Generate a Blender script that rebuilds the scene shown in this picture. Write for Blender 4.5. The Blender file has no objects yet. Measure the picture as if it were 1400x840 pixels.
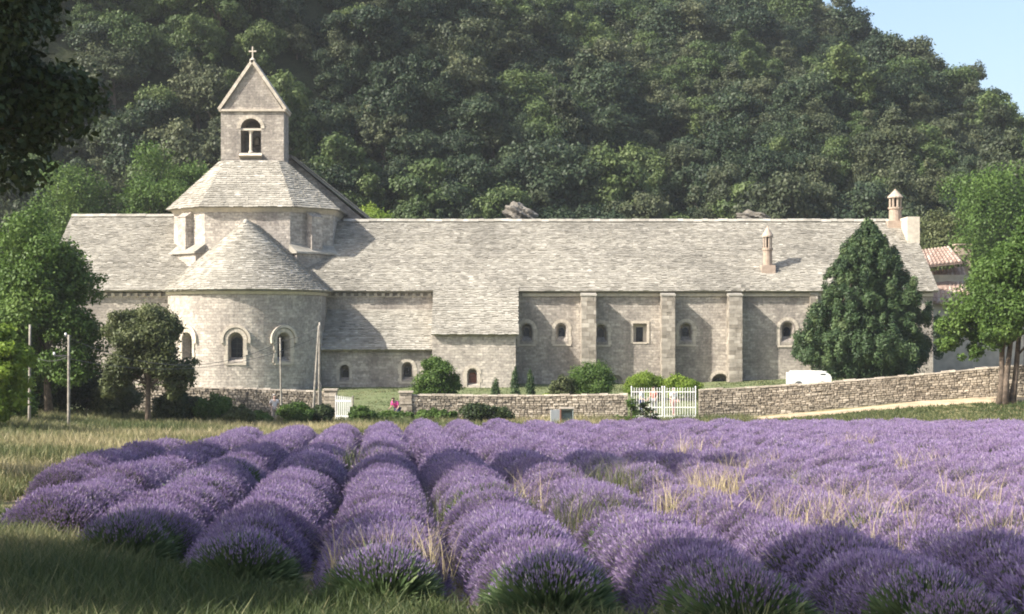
import bpy, bmesh, math, random
import numpy as np
from mathutils import Vector, Matrix, Euler

# ------------------------------------------------------------------ camera, sky, sun, exposure
SC = bpy.context.scene
COL = SC.collection
F, CX, HY, CH = 2200.0, 700.0, 450.0, 5.8      # focal length / principal point in photo pixels, eye height
cam = bpy.data.cameras.new('camera'); camo = bpy.data.objects.new('camera', cam); COL.objects.link(camo)
camo.location = (0, 0, CH); camo.rotation_euler = (math.radians(90), 0, 0)
cam.sensor_width = 36; cam.lens = 36 * F / 1400; cam.shift_y = (HY - 420) / 1400
cam.clip_start = 0.2; cam.clip_end = 4000
SC.camera = camo
LDIR = Vector((3.1, 1.5, -2.6)).normalized()    # the way the sunlight travels
EL = math.asin(-LDIR.z)
world = bpy.data.worlds.new('World'); SC.world = world; world.use_nodes = True
wn = world.node_tree.nodes; wl = world.node_tree.links
sky = wn.new('ShaderNodeTexSky'); sky.sky_type = 'NISHITA'; sky.sun_disc = False
sky.sun_elevation = EL; sky.sun_rotation = math.atan2(-LDIR.x, -LDIR.y)
sky.air_density = 1.0; sky.dust_density = 3.0; sky.ozone_density = 1.3
bg = wn['Background']; bg.inputs['Strength'].default_value = 0.13
wl.new(sky.outputs[0], bg.inputs[0])
sun = bpy.data.lights.new('sun', 'SUN'); sun.energy = 5.0; sun.angle = math.radians(0.53); sun.color = (1, .93, .83)
suno = bpy.data.objects.new('sun', sun); COL.objects.link(suno)
suno.rotation_euler = LDIR.to_track_quat('-Z', 'Y').to_euler(); suno.location = (-60, -20, 80)
SC.view_settings.view_transform = 'Standard'; SC.view_settings.look = 'None'
SC.view_settings.exposure = 1.0; SC.view_settings.gamma = 1
SC.render.engine = 'CYCLES'
SC.cycles.max_bounces = 6; SC.cycles.diffuse_bounces = 3; SC.cycles.glossy_bounces = 2
SC.cycles.transmission_bounces = 4; SC.cycles.transparent_max_bounces = 4; SC.cycles.volume_bounces = 1
SC.cycles.use_denoising = True
SC.cycles.pixel_filter_type = 'BLACKMAN_HARRIS'; SC.cycles.filter_width = 1.9

R = np.random.default_rng(7); random.seed(7)
PI = math.pi

def W(px, py, Y):                                # photo pixel at a known distance -> point
    return Vector(((px - CX) * Y / F, Y, CH - (py - HY) * Y / F))
def WX(px, Y): return (px - CX) * Y / F
def WZ(py, Y): return CH - (py - HY) * Y / F

# ------------------------------------------------------------------ small helpers
def tag(o, label=None, cat=None, group=None, kind=None):
    if label: o['label'] = label
    if cat: o['category'] = cat
    if group: o['group'] = group
    if kind: o['kind'] = kind
    return o
def empty(name, loc=(0, 0, 0), rz=0, parent=None):
    o = bpy.data.objects.new(name, None); COL.objects.link(o)
    o.location = loc; o.rotation_euler = (0, 0, rz); o.empty_display_size = .3
    if parent: o.parent = parent
    return o
def link(name, me, mat=None, parent=None, loc=None):
    o = bpy.data.objects.new(name, me); COL.objects.link(o)
    if mat is not None:
        me.materials.clear()
        for m in (mat if isinstance(mat, (list, tuple)) else [mat]): me.materials.append(m)
    if parent is not None: o.parent = parent
    if loc is not None: o.location = loc
    return o
def np_mesh(name, V, Fc, var=None, smooth=False, mat_idx=None):
    V = np.asarray(V, np.float32); Fc = np.asarray(Fc, np.int32)
    me = bpy.data.meshes.new(name)
    n, k = Fc.shape
    me.vertices.add(len(V)); me.vertices.foreach_set('co', V.ravel())
    me.loops.add(n * k); me.loops.foreach_set('vertex_index', Fc.ravel())
    me.polygons.add(n); me.polygons.foreach_set('loop_start', np.arange(n, dtype=np.int32) * k)
    me.polygons.foreach_set('loop_total', np.full(n, k, np.int32))
    if mat_idx is not None: me.polygons.foreach_set('material_index', np.asarray(mat_idx, np.int32))
    if smooth: me.polygons.foreach_set('use_smooth', np.ones(n, bool))
    me.update(calc_edges=True)
    if var is not None:
        a = me.attributes.new('var', 'FLOAT', 'POINT'); a.data.foreach_set('value', np.asarray(var, np.float32))
    return me
class MB:
    """collects faces, then builds one mesh"""
    def __init__(s): s.v = []; s.f = []; s.var = []; s.uv = {}
    def add(s, vs, fs, var=0.5):
        b = len(s.v); s.v += [tuple(p) for p in vs]; s.f += [tuple(i + b for i in f) for f in fs]
        s.var += [var] * len(vs)
    def box(s, x0, x1, y0, y1, z0, z1, var=.5):
        s.add([(x0,y0,z0),(x1,y0,z0),(x1,y1,z0),(x0,y1,z0),(x0,y0,z1),(x1,y0,z1),(x1,y1,z1),(x0,y1,z1)],
              [(0,3,2,1),(4,5,6,7),(0,1,5,4),(1,2,6,5),(2,3,7,6),(3,0,4,7)], var)
    def obox(s, c, ax, ay, az, var=.5):           # centre and three half axes
        c, ax, ay, az = map(Vector, (c, ax, ay, az))
        q = [c+i*ax+j*ay+k*az for k in (-1,1) for j in (-1,1) for i in (-1,1)]
        s.add(q, [(0,2,3,1),(4,5,7,6),(0,1,5,4),(1,3,7,5),(3,2,6,7),(2,0,4,6)], var)
    def tube(s, pts, rad, n=6, var=.5, cap=True):
        pts = [Vector(p) for p in pts]; b = len(s.v)
        rad = rad if isinstance(rad, (list, tuple)) else [rad] * len(pts)
        for i, p in enumerate(pts):
            d = (pts[min(i+1, len(pts)-1)] - pts[max(i-1, 0)]).normalized()
            a = d.cross(Vector((0,1,0)) if abs(d.y) < .9 else Vector((1,0,0))).normalized(); c = d.cross(a)
            for k in range(n):
                t = 2*PI*k/n; s.v.append(tuple(p + rad[i]*(a*math.cos(t)+c*math.sin(t)))); s.var.append(var)
        for i in range(len(pts)-1):
            for k in range(n):
                k2 = (k+1) % n
                s.f.append((b+i*n+k, b+i*n+k2, b+(i+1)*n+k2, b+(i+1)*n+k))
        if cap:
            s.f.append(tuple(b+k for k in range(n))[::-1]); s.f.append(tuple(b+(len(pts)-1)*n+k for k in range(n)))
    def lathe(s, c, prof, n=14, var=.5):          # prof: (radius, z)
        b = len(s.v); cx, cy = c
        for r, z in prof:
            for k in range(n):
                t = 2*PI*k/n; s.v.append((cx+r*math.cos(t), cy+r*math.sin(t), z)); s.var.append(var)
        for i in range(len(prof)-1):
            for k in range(n):
                k2 = (k+1) % n; s.f.append((b+i*n+k, b+i*n+k2, b+(i+1)*n+k2, b+(i+1)*n+k))
        s.f.append(tuple(b+k for k in range(n))[::-1]); s.f.append(tuple(b+(len(prof)-1)*n+k for k in range(n)))
    def prism(s, poly, y0, y1, var=.5, sc1=1.0):  # poly in (x,z) counter-clockwise seen from -y
        n = len(poly); cx = sum(p[0] for p in poly)/n; cz = sum(p[1] for p in poly)/n
        vs = [(x, y0, z) for x, z in poly] + [(cx+(x-cx)*sc1, y1, cz+(z-cz)*sc1) for x, z in poly]
        fs = [tuple(range(n)), tuple(range(2*n-1, n-1, -1))] + [(i, i+n, (i+1) % n + n, (i+1) % n) for i in range(n)]
        s.add(vs, fs, var)
    def mesh(s, name):
        me = bpy.data.meshes.new(name); me.from_pydata(s.v, [], s.f); me.update()
        a = me.attributes.new('var', 'FLOAT', 'POINT'); a.data.foreach_set('value', np.array(s.var, np.float32))
        return me
    def build(s, name, mat, parent=None, uv=True, smooth=False):
        me = s.mesh(name)
        if uv: box_uv(me)
        if smooth: me.shade_smooth()
        return link(name, me, mat, parent)
def box_uv(me):
    u = me.uv_layers.new(name='UVMap') if not me.uv_layers else me.uv_layers[0]
    for p in me.polygons:
        n = p.normal
        for li in p.loop_indices:
            c = me.vertices[me.loops[li].vertex_index].co
            if abs(n.z) > .75: q = (c.x, c.y)
            elif abs(n.x) > abs(n.y): q = (c.y, c.z)
            else: q = (c.x, c.z)
            u.data[li].uv = q
def boolean(me, cut_mb):
    a = bpy.data.objects.new('a', me); COL.objects.link(a)
    cm = cut_mb.mesh('c'); b = bpy.data.objects.new('b', cm)
    bmx = bmesh.new(); bmx.from_mesh(cm); bmesh.ops.recalc_face_normals(bmx, faces=bmx.faces); bmx.to_mesh(cm); bmx.free()
    COL.objects.link(b)
    bmx = bmesh.new(); bmx.from_mesh(me); bmesh.ops.recalc_face_normals(bmx, faces=bmx.faces); bmx.to_mesh(me); bmx.free()
    m = a.modifiers.new('b', 'BOOLEAN'); m.object = b; m.operation = 'DIFFERENCE'; m.solver = 'EXACT'
    dg = bpy.context.evaluated_depsgraph_get()
    out = bpy.data.meshes.new_from_object(a.evaluated_get(dg))
    bpy.data.objects.remove(a); bpy.data.objects.remove(b); bpy.data.meshes.remove(cm)
    for l in list(out.uv_layers): out.uv_layers.remove(l)
    return out
def arch(cx, z0, w, h, n=10):                     # arched outline, total height h
    r = w/2; zs = z0+h-r
    return [(cx-r, z0), (cx+r, z0)] + [(cx+r*math.cos(t), zs+r*math.sin(t)) for t in [PI*i/n for i in range(n+1)]]

# ------------------------------------------------------------------ materials
def nt(name):
    m = bpy.data.materials.new(name); m.use_nodes = True
    t = m.node_tree; t.nodes.clear()
    out = t.nodes.new('ShaderNodeOutputMaterial')
    return m, t, out
def N(t, kind, **kw):
    n = t.nodes.new(kind)
    for k, v in kw.items():
        if k.startswith('i_'):
            key = k[2:]; key = int(key) if key.isdigit() else key.replace('_', ' ')
            n.inputs[key].default_value = v
        else: setattr(n, k, v)
    return n
def c4(c): return (c[0], c[1], c[2], 1)
def ramp(t, fac, stops):
    r = t.nodes.new('ShaderNodeValToRGB')
    while len(r.color_ramp.elements) < len(stops): r.color_ramp.elements.new(.5)
    for e, (p, c) in zip(r.color_ramp.elements, stops): e.position = p; e.color = c4(c)
    t.links.new(fac, r.inputs[0]); return r
def mixc(t, fac, a, b, blend='MIX'):
    m = t.nodes.new('ShaderNodeMix'); m.data_type = 'RGBA'; m.blend_type = blend
    for s, v in ((0, fac), (6, a), (7, b)):
        if hasattr(v, 'links'): t.links.new(v, m.inputs[s])
        elif isinstance(v, tuple): m.inputs[s].default_value = c4(v)
        else: m.inputs[s].default_value = v
    return m.outputs[2]
def m_plain(name, col, rough=.7, var=.12, scale=3.0, metal=0, bump=0.0):
    m, t, out = nt(name)
    b = N(t, 'ShaderNodeBsdfPrincipled', i_Roughness=rough, i_Metallic=metal)
    tc = N(t, 'ShaderNodeTexCoord'); no = N(t, 'ShaderNodeTexNoise', i_Scale=scale, i_Detail=5.0)
    t.links.new(tc.outputs['Object'], no.inputs['Vector'])
    lo = tuple(max(0, c*(1-var*2)) for c in col); hi = tuple(min(1, c*(1+var)) for c in col)
    r = ramp(t, no.outputs[0], [(.3, lo), (.7, hi)])
    t.links.new(r.outputs[0], b.inputs['Base Color'])
    if bump:
        bp = N(t, 'ShaderNodeBump', i_Strength=bump, i_Distance=.05); t.links.new(no.outputs[0], bp.inputs['Height'])
        t.links.new(bp.outputs[0], b.inputs['Normal'])
    t.links.new(b.outputs[0], out.inputs[0]); return m
def m_masonry(name, base=(.47, .425, .37), stain=.8, bw=.40, bh=.21):
    m, t, out = nt(name); L = t.links
    uv = N(t, 'ShaderNodeUVMap'); tc = N(t, 'ShaderNodeTexCoord')
    wob = N(t, 'ShaderNodeTexNoise', i_Scale=1.7, i_Detail=2.0); L.new(uv.outputs[0], wob.inputs['Vector'])
    off = N(t, 'ShaderNodeVectorMath', operation='MULTIPLY_ADD'); L.new(wob.outputs['Color'], off.inputs[0])
    off.inputs[1].default_value = (.10, .10, 0); L.new(uv.outputs[0], off.inputs[2])
    br = N(t, 'ShaderNodeTexBrick', i_Scale=1.0, i_Bias=0.0); L.new(off.outputs[0], br.inputs['Vector'])
    br.inputs['Brick Width'].default_value = bw; br.inputs['Row Height'].default_value = bh
    br.inputs['Mortar Size'].default_value = .014; br.inputs['Mortar Smooth'].default_value = .35
    br.inputs['Color1'].default_value = c4(tuple(c*.72 for c in base)); br.inputs['Color2'].default_value = c4(tuple(min(1, c*1.2) for c in base))
    br.inputs['Mortar'].default_value = c4(tuple(c*.8 for c in base)); br.offset_frequency = 2; br.squash = 1.0
    # weather: big blotches and streaks running down
    big = N(t, 'ShaderNodeTexNoise', i_Scale=.42, i_Detail=9.0, i_Roughness=.7); L.new(tc.outputs['Object'], big.inputs['Vector'])
    mp = N(t, 'ShaderNodeMapping'); mp.inputs['Scale'].default_value = (1.1, 1.1, .16); L.new(tc.outputs['Object'], mp.inputs[0])
    stk = N(t, 'ShaderNodeTexNoise', i_Scale=.9, i_Detail=6.0, i_Roughness=.6); L.new(mp.outputs[0], stk.inputs['Vector'])
    f1 = ramp(t, big.outputs[0], [(.44, (0, 0, 0)), (.62, (1, 1, 1))]); f2 = ramp(t, stk.outputs[0], [(.46, (0, 0, 0)), (.7, (1, 1, 1))])
    mm = N(t, 'ShaderNodeMath', operation='MULTIPLY', i_1=stain); L.new(f1.outputs[0], mm.inputs[0])
    m2 = N(t, 'ShaderNodeMath', operation='MULTIPLY', i_1=stain*.8); L.new(f2.outputs[0], m2.inputs[0])
    col = mixc(t, mm.outputs[0], br.outputs['Color'], (base[0]*.5, base[1]*.5, base[2]*.52))
    col = mixc(t, m2.outputs[0], col, (base[0]*.42, base[1]*.41, base[2]*.43))
    fine = N(t, 'ShaderNodeTexNoise', i_Scale=5.0, i_Detail=6.0, i_Roughness=.7); L.new(tc.outputs['Object'], fine.inputs['Vector'])
    f3 = ramp(t, fine.outputs[0], [(.3, (.6, .6, .61)), (.7, (1.22, 1.21, 1.18))])
    col = mixc(t, 1.0, col, f3.outputs[0], 'MULTIPLY')
    b = N(t, 'ShaderNodeBsdfPrincipled', i_Roughness=.92); b.inputs['Specular IOR Level'].default_value = .15
    L.new(col, b.inputs['Base Color'])
    h = N(t, 'ShaderNodeMath', operation='MULTIPLY_ADD', i_1=-.55); L.new(br.outputs['Fac'], h.inputs[0]); L.new(fine.outputs[0], h.inputs[2])
    bp = N(t, 'ShaderNodeBump', i_Strength=.8, i_Distance=.07); L.new(h.outputs[0], bp.inputs['Height']); L.new(bp.outputs[0], b.inputs['Normal'])
    L.new(b.outputs[0], out.inputs[0]); return m
def m_var(name, stops, rough=.9, nscale=2.5, namt=.35, bump=.3, obj_rand=0.0, big=0.0):
    """colour by the per-piece 'var' attribute plus weathering noise"""
    m, t, out = nt(name); L = t.links
    at = N(t, 'ShaderNodeAttribute', attribute_name='var'); r = ramp(t, at.outputs['Fac'], stops)
    tc = N(t, 'ShaderNodeTexCoord'); no = N(t, 'ShaderNodeTexNoise', i_Scale=nscale, i_Detail=6.0, i_Roughness=.65)
    L.new(tc.outputs['Object'], no.inputs['Vector'])
    q = ramp(t, no.outputs[0], [(.3, (1-namt,)*3), (.7, (1+namt*.5,)*3)])
    col = mixc(t, 1.0, r.outputs[0], q.outputs[0], 'MULTIPLY')
    if big:
        n2 = N(t, 'ShaderNodeTexNoise', i_Scale=.22, i_Detail=4.0); L.new(tc.outputs['Object'], n2.inputs['Vector'])
        q2 = ramp(t, n2.outputs[0], [(.35, (1-big,)*3), (.65, (1.08,)*3)]); col = mixc(t, 1.0, col, q2.outputs[0], 'MULTIPLY')
    b = N(t, 'ShaderNodeBsdfPrincipled', i_Roughness=rough); b.inputs['Specular IOR Level'].default_value = .2
    L.new(col, b.inputs['Base Color'])
    if bump:
        bp = N(t, 'ShaderNodeBump', i_Strength=bump, i_Distance=.05); L.new(no.outputs[0], bp.inputs['Height']); L.new(bp.outputs[0], b.inputs['Normal'])
    L.new(b.outputs[0], out.inputs[0]); return m
def m_leaf(name, stops, trans=.3, rnd=.0, rough=.55):
    m, t, out = nt(name); L = t.links
    at = N(t, 'ShaderNodeAttribute', attribute_name='var'); r = ramp(t, at.outputs['Fac'], stops)
    col = r.outputs[0]
    if rnd:
        oi = N(t, 'ShaderNodeObjectInfo'); hs = N(t, 'ShaderNodeHueSaturation')
        a = N(t, 'ShaderNodeMapRange', i_3=1-rnd, i_4=1+rnd); L.new(oi.outputs['Random'], a.inputs[0]); L.new(a.outputs[0], hs.inputs['Value'])
        a2 = N(t, 'ShaderNodeMapRange', i_3=.5+rnd*.06, i_4=.5-rnd*.06); L.new(oi.outputs['Random'], a2.inputs[0]); L.new(a2.outputs[0], hs.inputs['Hue'])
        L.new(col, hs.inputs['Color']); col = hs.outputs[0]
    b = N(t, 'ShaderNodeBsdfPrincipled', i_Roughness=rough); b.inputs['Specular IOR Level'].default_value = .25
    tr = N(t, 'ShaderNodeBsdfTranslucent'); mx = N(t, 'ShaderNodeMixShader', i_0=trans)
    L.new(col, b.inputs['Base Color']); L.new(col, tr.inputs[0]); L.new(b.outputs[0], mx.inputs[1]); L.new(tr.outputs[0], mx.inputs[2])
    L.new(mx.outputs[0], out.inputs[0]); return m
M = {}
M['wall'] = m_masonry('abbey_masonry')
M['wall_light'] = m_masonry('pale_masonry', (.53, .48, .42), .6)
M['slab'] = m_var('stone_slab_roof', [(0, (.225, .21, .18)), (.35, (.315, .295, .25)), (.75, (.385, .362, .31)), (1, (.50, .47, .41))], .92, 1.6, .32, .35, big=.2)
M['dressed'] = m_var('dressed_stone', [(0, (.36, .31, .25)), (1, (.60, .54, .45))], .9, 3, .25, .2)
M['buttress'] = m_var('buttress_stone', [(0, (.25, .22, .18)), (.5, (.38, .34, .285)), (1, (.53, .48, .41))], .92, 1.5, .4, .3, big=.35)
M['dryst'] = m_var('dry_wall_stone', [(0, (.20, .175, .14)), (.5, (.38, .33, .26)), (1, (.60, .53, .43))], .95, 4, .3, .4, big=.25)
M['wallcore'] = m_plain('wall_core', (.13, .11, .09), .95)
M['glass'] = m_plain('dark_glass', (.018, .020, .026), .25, .3, 2)
M['darkwood'] = m_plain('dark_wood', (.05, .035, .028), .7, .25, 6)
M['redwood'] = m_plain('red_brown_wood', (.16, .06, .04), .7, .25, 6)
M['iron'] = m_plain('dark_iron', (.05, .05, .05), .5, .2, 6)
M['white'] = m_plain('white_paint', (.78, .78, .75), .5, .06, 3)
M['pole'] = m_plain('weathered_wood', (.30, .275, .23), .85, .25, 5, bump=.2)
M['bark'] = m_plain('bark', (.13, .10, .075), .95, .3, 4, bump=.5)
M['barkpale'] = m_plain('pale_bark', (.24, .19, .14), .95, .25, 4, bump=.5)
M['cable'] = m_plain('cable_black', (.10, .10, .10), .6)
M['terracotta'] = m_var('terracotta_tile', [(0, (.26, .18, .14)), (.5, (.38, .28, .23)), (1, (.52, .44, .38))], .9, 3, .3, .2)
M['brickch'] = m_var('pinkish_brick', [(0, (.28, .21, .16)), (1, (.45, .37, .30))], .9, 3, .25, .2)
M['plaster'] = m_plain('house_plaster', (.48, .43, .35), .9, .15, 1)
M['rock'] = m_plain('limestone_rock', (.17, .155, .13), .95, .3, .8, bump=.7)

# ------------------------------------------------------------------ ground
def sstep(a, b, x):
    t = np.clip((x-a)/(b-a), 0, 1); return t*t*(3-2*t)
def smax(a, b, k): return .5*(a+b+np.sqrt((a-b)**2+k*k))
def smin(a, b, k): return .5*(a+b-np.sqrt((a-b)**2+k*k))
def hill(x, y):
    front = .50*(y-157)
    left = 1.15*smax(-x*1.0+10, 0*x, 14)*sstep(152, 215, y) - .22*np.clip(y-157, 0, 1e9)*sstep(10, -30, x)
    z = front+left
    cap = 55 - 1.3*(x-55)
    z = smin(z, cap, 6); z = smin(z, 104+0*x, 12)
    z = z + 2.2*np.sin(x*.09+y*.05)*sstep(165, 200, y) + 1.5*np.sin(x*.21-y*.13+1)*sstep(165, 200, y)
    return z
def gz(x, y):
    x = np.asarray(x, float); y = np.asarray(y, float)
    a = 3.2-.0327*np.maximum(y, -40); b = .1+(np.minimum(y, 138)-95)*.037
    z = smax(a, b, .25)
    z = z + .7*sstep(-14, -30, x)*sstep(40, 70, y)*sstep(112, 92, y)          # meadow bank on the left
    z = z + 1.5*sstep(9, 31, x)*sstep(80, 97, y)*sstep(150, 104, y)                # bank climbing to the right
    h = hill(x, y)
    z = np.where(y > 140, smax(z, h, 3.0), z)
    return z
def GZ(x, y): return float(gz(x, y))
def axis(a, b, step): return list(np.arange(a, b, step))
xs = np.array(axis(-600, -120, 40)+axis(-120, -40, 5)+axis(-40, 60, 1.0)+axis(60, 160, 5)+axis(160, 641, 40))
ys = np.array(axis(-80, 0, 10)+axis(0, 140, 1.0)+axis(140, 340, 4)+axis(340, 900, 40))
gx, gy = np.meshgrid(xs, ys); gzv = gz(gx, gy)
gzv = gzv + .035*np.sin(gx*1.7+gy*.9)*np.sin(gy*1.3)*(gy < 140)
nx, ny = len(xs), len(ys)
idx = np.arange(nx*ny).reshape(ny, nx)
fc = np.stack([idx[:-1, :-1], idx[:-1, 1:], idx[1:, 1:], idx[1:, :-1]], -1).reshape(-1, 4)
# kind of soil: 0 meadow, 1 field soil, 2 lawn, 3 forest floor  (a map of what grows where)
ROWDX = -.0795
def field_mask(x, y):
    k = (x-ROWDX*y)/1.8
    e = np.where(k < -3.2, 52, np.where(k < 0, 70, 74+np.clip(k, 0, 4)*2.6))
    s = np.interp(k, [-4.5, -3, 0, 2, 4], [33, 23, 15.5, 12, 10])
    return ((k > -4.6) & (y < e) & (y > s)).astype(float)
gm = bpy.data.meshes.new
ground_me = np_mesh('ground', np.stack([gx, gy, gzv], -1).reshape(-1, 3), fc, smooth=True)
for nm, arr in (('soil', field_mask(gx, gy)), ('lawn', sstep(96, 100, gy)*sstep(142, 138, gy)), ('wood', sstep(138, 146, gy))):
    a = ground_me.attributes.new(nm, 'FLOAT', 'POINT'); a.data.foreach_set('value', arr.astype(np.float32).ravel())
def m_ground():
    m, t, out = nt('meadow_ground'); L = t.links
    tc = N(t, 'ShaderNodeTexCoord')
    n1 = N(t, 'ShaderNodeTexNoise', i_Scale=.16, i_Detail=6.0); n2 = N(t, 'ShaderNodeTexNoise', i_Scale=3.5, i_Detail=6.0, i_Roughness=.7); n3 = N(t, 'ShaderNodeTexNoise', i_Scale=.8, i_Detail=4.0)
    for n in (n1, n2, n3): L.new(tc.outputs['Object'], n.inputs['Vector'])
    mead = ramp(t, n1.outputs[0], [(.35, (.11, .13, .05)), (.5, (.24, .215, .11)), (.62, (.36, .29, .17))]).outputs[0]
    soil = ramp(t, n3.outputs[0], [(.35, (.20, .155, .10)), (.55, (.30, .24, .16)), (.7, (.17, .17, .08))]).outputs[0]
    lawn = ramp(t, n3.outputs[0], [(.3, (.12, .155, .068)), (.7, (.19, .205, .105))]).outputs[0]
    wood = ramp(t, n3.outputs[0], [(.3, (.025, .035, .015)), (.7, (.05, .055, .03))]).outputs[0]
    col = mead
    for nm, c in (('soil', soil), ('lawn', lawn), ('wood', wood)):
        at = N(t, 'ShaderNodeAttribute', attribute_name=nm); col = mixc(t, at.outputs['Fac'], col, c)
    q = ramp(t, n2.outputs[0], [(.3, (.62,)*3), (.7, (1.3,)*3)]); col = mixc(t, 1.0, col, q.outputs[0], 'MULTIPLY')
    b = N(t, 'ShaderNodeBsdfPrincipled', i_Roughness=.95); b.inputs['Specular IOR Level'].default_value = .1
    L.new(col, b.inputs['Base Color'])
    bp = N(t, 'ShaderNodeBump', i_Strength=.7, i_Distance=.12); L.new(n2.outputs[0], bp.inputs['Height']); L.new(bp.outputs[0], b.inputs['Normal'])
    L.new(b.outputs[0], out.inputs[0]); return m
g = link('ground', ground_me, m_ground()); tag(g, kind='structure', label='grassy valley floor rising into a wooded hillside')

# garden wall line: left piece, middle piece, right piece climbing away
WA = Vector((WX(955, 98), 98)); WB = Vector((WX(1352, 97), 97))
def ribbon(name, pts, width, mat, lift=.02, n=60):
    P = []; pts = [Vector(p) for p in pts]
    seg = np.linspace(0, len(pts)-1, n); V = []
    for s in seg:
        i = min(int(s), len(pts)-2); f = s-i
        p = pts[i].lerp(pts[i+1], f); d = (pts[i+1]-pts[i]).normalized(); nr = Vector((-d.y, d.x))
        wob = width*(1+.18*math.sin(s*7.3)+.1*math.sin(s*17))
        for j in range(7):
            q = p+nr*(j/6-.5)*wob; V.append((q.x, q.y, GZ(q.x, q.y)+lift+.05*(1-abs(j/3-1)**2)))
    Fc = [(i*7+j, i*7+j+1, (i+1)*7+j+1, (i+1)*7+j) for i in range(n-1) for j in range(6)]
    return link(name, np_mesh(name, V, Fc, smooth=True), mat)
wd = (WB-WA).normalized(); wn2 = Vector((wd.y, -wd.x))           # wn2 points to the camera side
M['sand'] = m_plain('sandy_track', (.50, .385, .25), .95, .2, 1.2, bump=.4)
pth = ribbon('sandy_path', [WA+wn2*3.2-wd*4, WA+wn2*2.6+wd*4, WA+wn2*2.1+wd*14, WB+wn2*1.9, WB+wd*12+wn2*2.0], 2.9, M['sand'])
tag(pth, kind='structure', label='sandy track running along the long garden wall')

# ------------------------------------------------------------------ stone slab roofs
def slab_poly(mb, poly, rng, exp=.21, lift=.03, wr=(.18, .5)):
    """cover a flat convex roof face (first edge = eave, going along +u) with overlapping stone slabs"""
    P = [Vector(p) for p in poly]; U = (P[1]-P[0]).normalized(); Nn = U.cross(P[2]-P[1]).normalized()
    if Nn.z < 0: Nn = -Nn
    V = Nn.cross(U)
    if V.z < 0: V = -V
    q = [((p-P[0]).dot(U), (p-P[0]).dot(V)) for p in P]; vmax = max(b for a, b in q)
    def rng_u(v):
        lo, hi = 1e9, -1e9
        for i in range(len(q)):
            (a0, b0), (a1, b1) = q[i], q[(i+1) % len(q)]
            if (b0-v)*(b1-v) <= 0 and abs(b1-b0) > 1e-6:
                a = a0+(a1-a0)*(v-b0)/(b1-b0); lo = min(lo, a); hi = max(hi, a)
        return lo, hi
    v = -.10
    while v < vmax-.02:
        e = exp*rng.uniform(.82, 1.2); lo, hi = rng_u(min(max(v+.5*e, .001), vmax-.001))
        u = lo - rng.uniform(0, .2)
        while u < hi:
            w = rng.uniform(*wr); a = max(u, lo-.04); b = min(u+w-.012, hi+.04)
            if b-a > .06:
                th = rng.uniform(.02, .06); dv = rng.uniform(-.04, .04); top = min(v+e*1.25, vmax+.03)
                o0 = P[0]+U*a+V*(v+dv); o1 = P[0]+U*b+V*(v+dv+rng.uniform(-.02, .02)); t0 = P[0]+U*a+V*top; t1 = P[0]+U*b+V*top
                hb = lift+.03+th; sk = rng.uniform(-.012, .012)
                vs = [o0+Nn*lift, o1+Nn*lift, o0+Nn*(hb+sk), o1+Nn*(hb-sk), t0+Nn*(lift+.012), t1+Nn*(lift+.012)]
                mb.add(vs, [(0, 1, 3, 2), (2, 3, 5, 4), (0, 2, 4), (1, 5, 3)], float(np.clip(rng.normal(.55, .17), 0, 1)))
            u += w
        v += e
def roof_face(mb, poly, th=.14):
    P = [Vector(p) for p in poly]; n = (P[1]-P[0]).cross(P[2]-P[1]).normalized()
    if n.z < 0: n = -n
    k = len(P); mb.add(P+[p-n*th for p in P], [tuple(range(k)), tuple(range(2*k-1, k-1, -1))]+[(i, i+k, (i+1) % k+k, (i+1) % k) for i in range(k)], .35)
def make_roof(name, parent, faces, seed, exp=.21, wr=(.18, .5)):
    rng = np.random.default_rng(seed); base = MB(); sl = MB()
    for f in faces: roof_face(base, f); slab_poly(sl, f, rng, exp, wr=wr)
    ro = base.build(name, M['slab'], parent, uv=False)
    s = sl.build('slab_cover', M['slab'], ro, uv=False); s['kind'] = 'stuff'
    return ro
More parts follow.
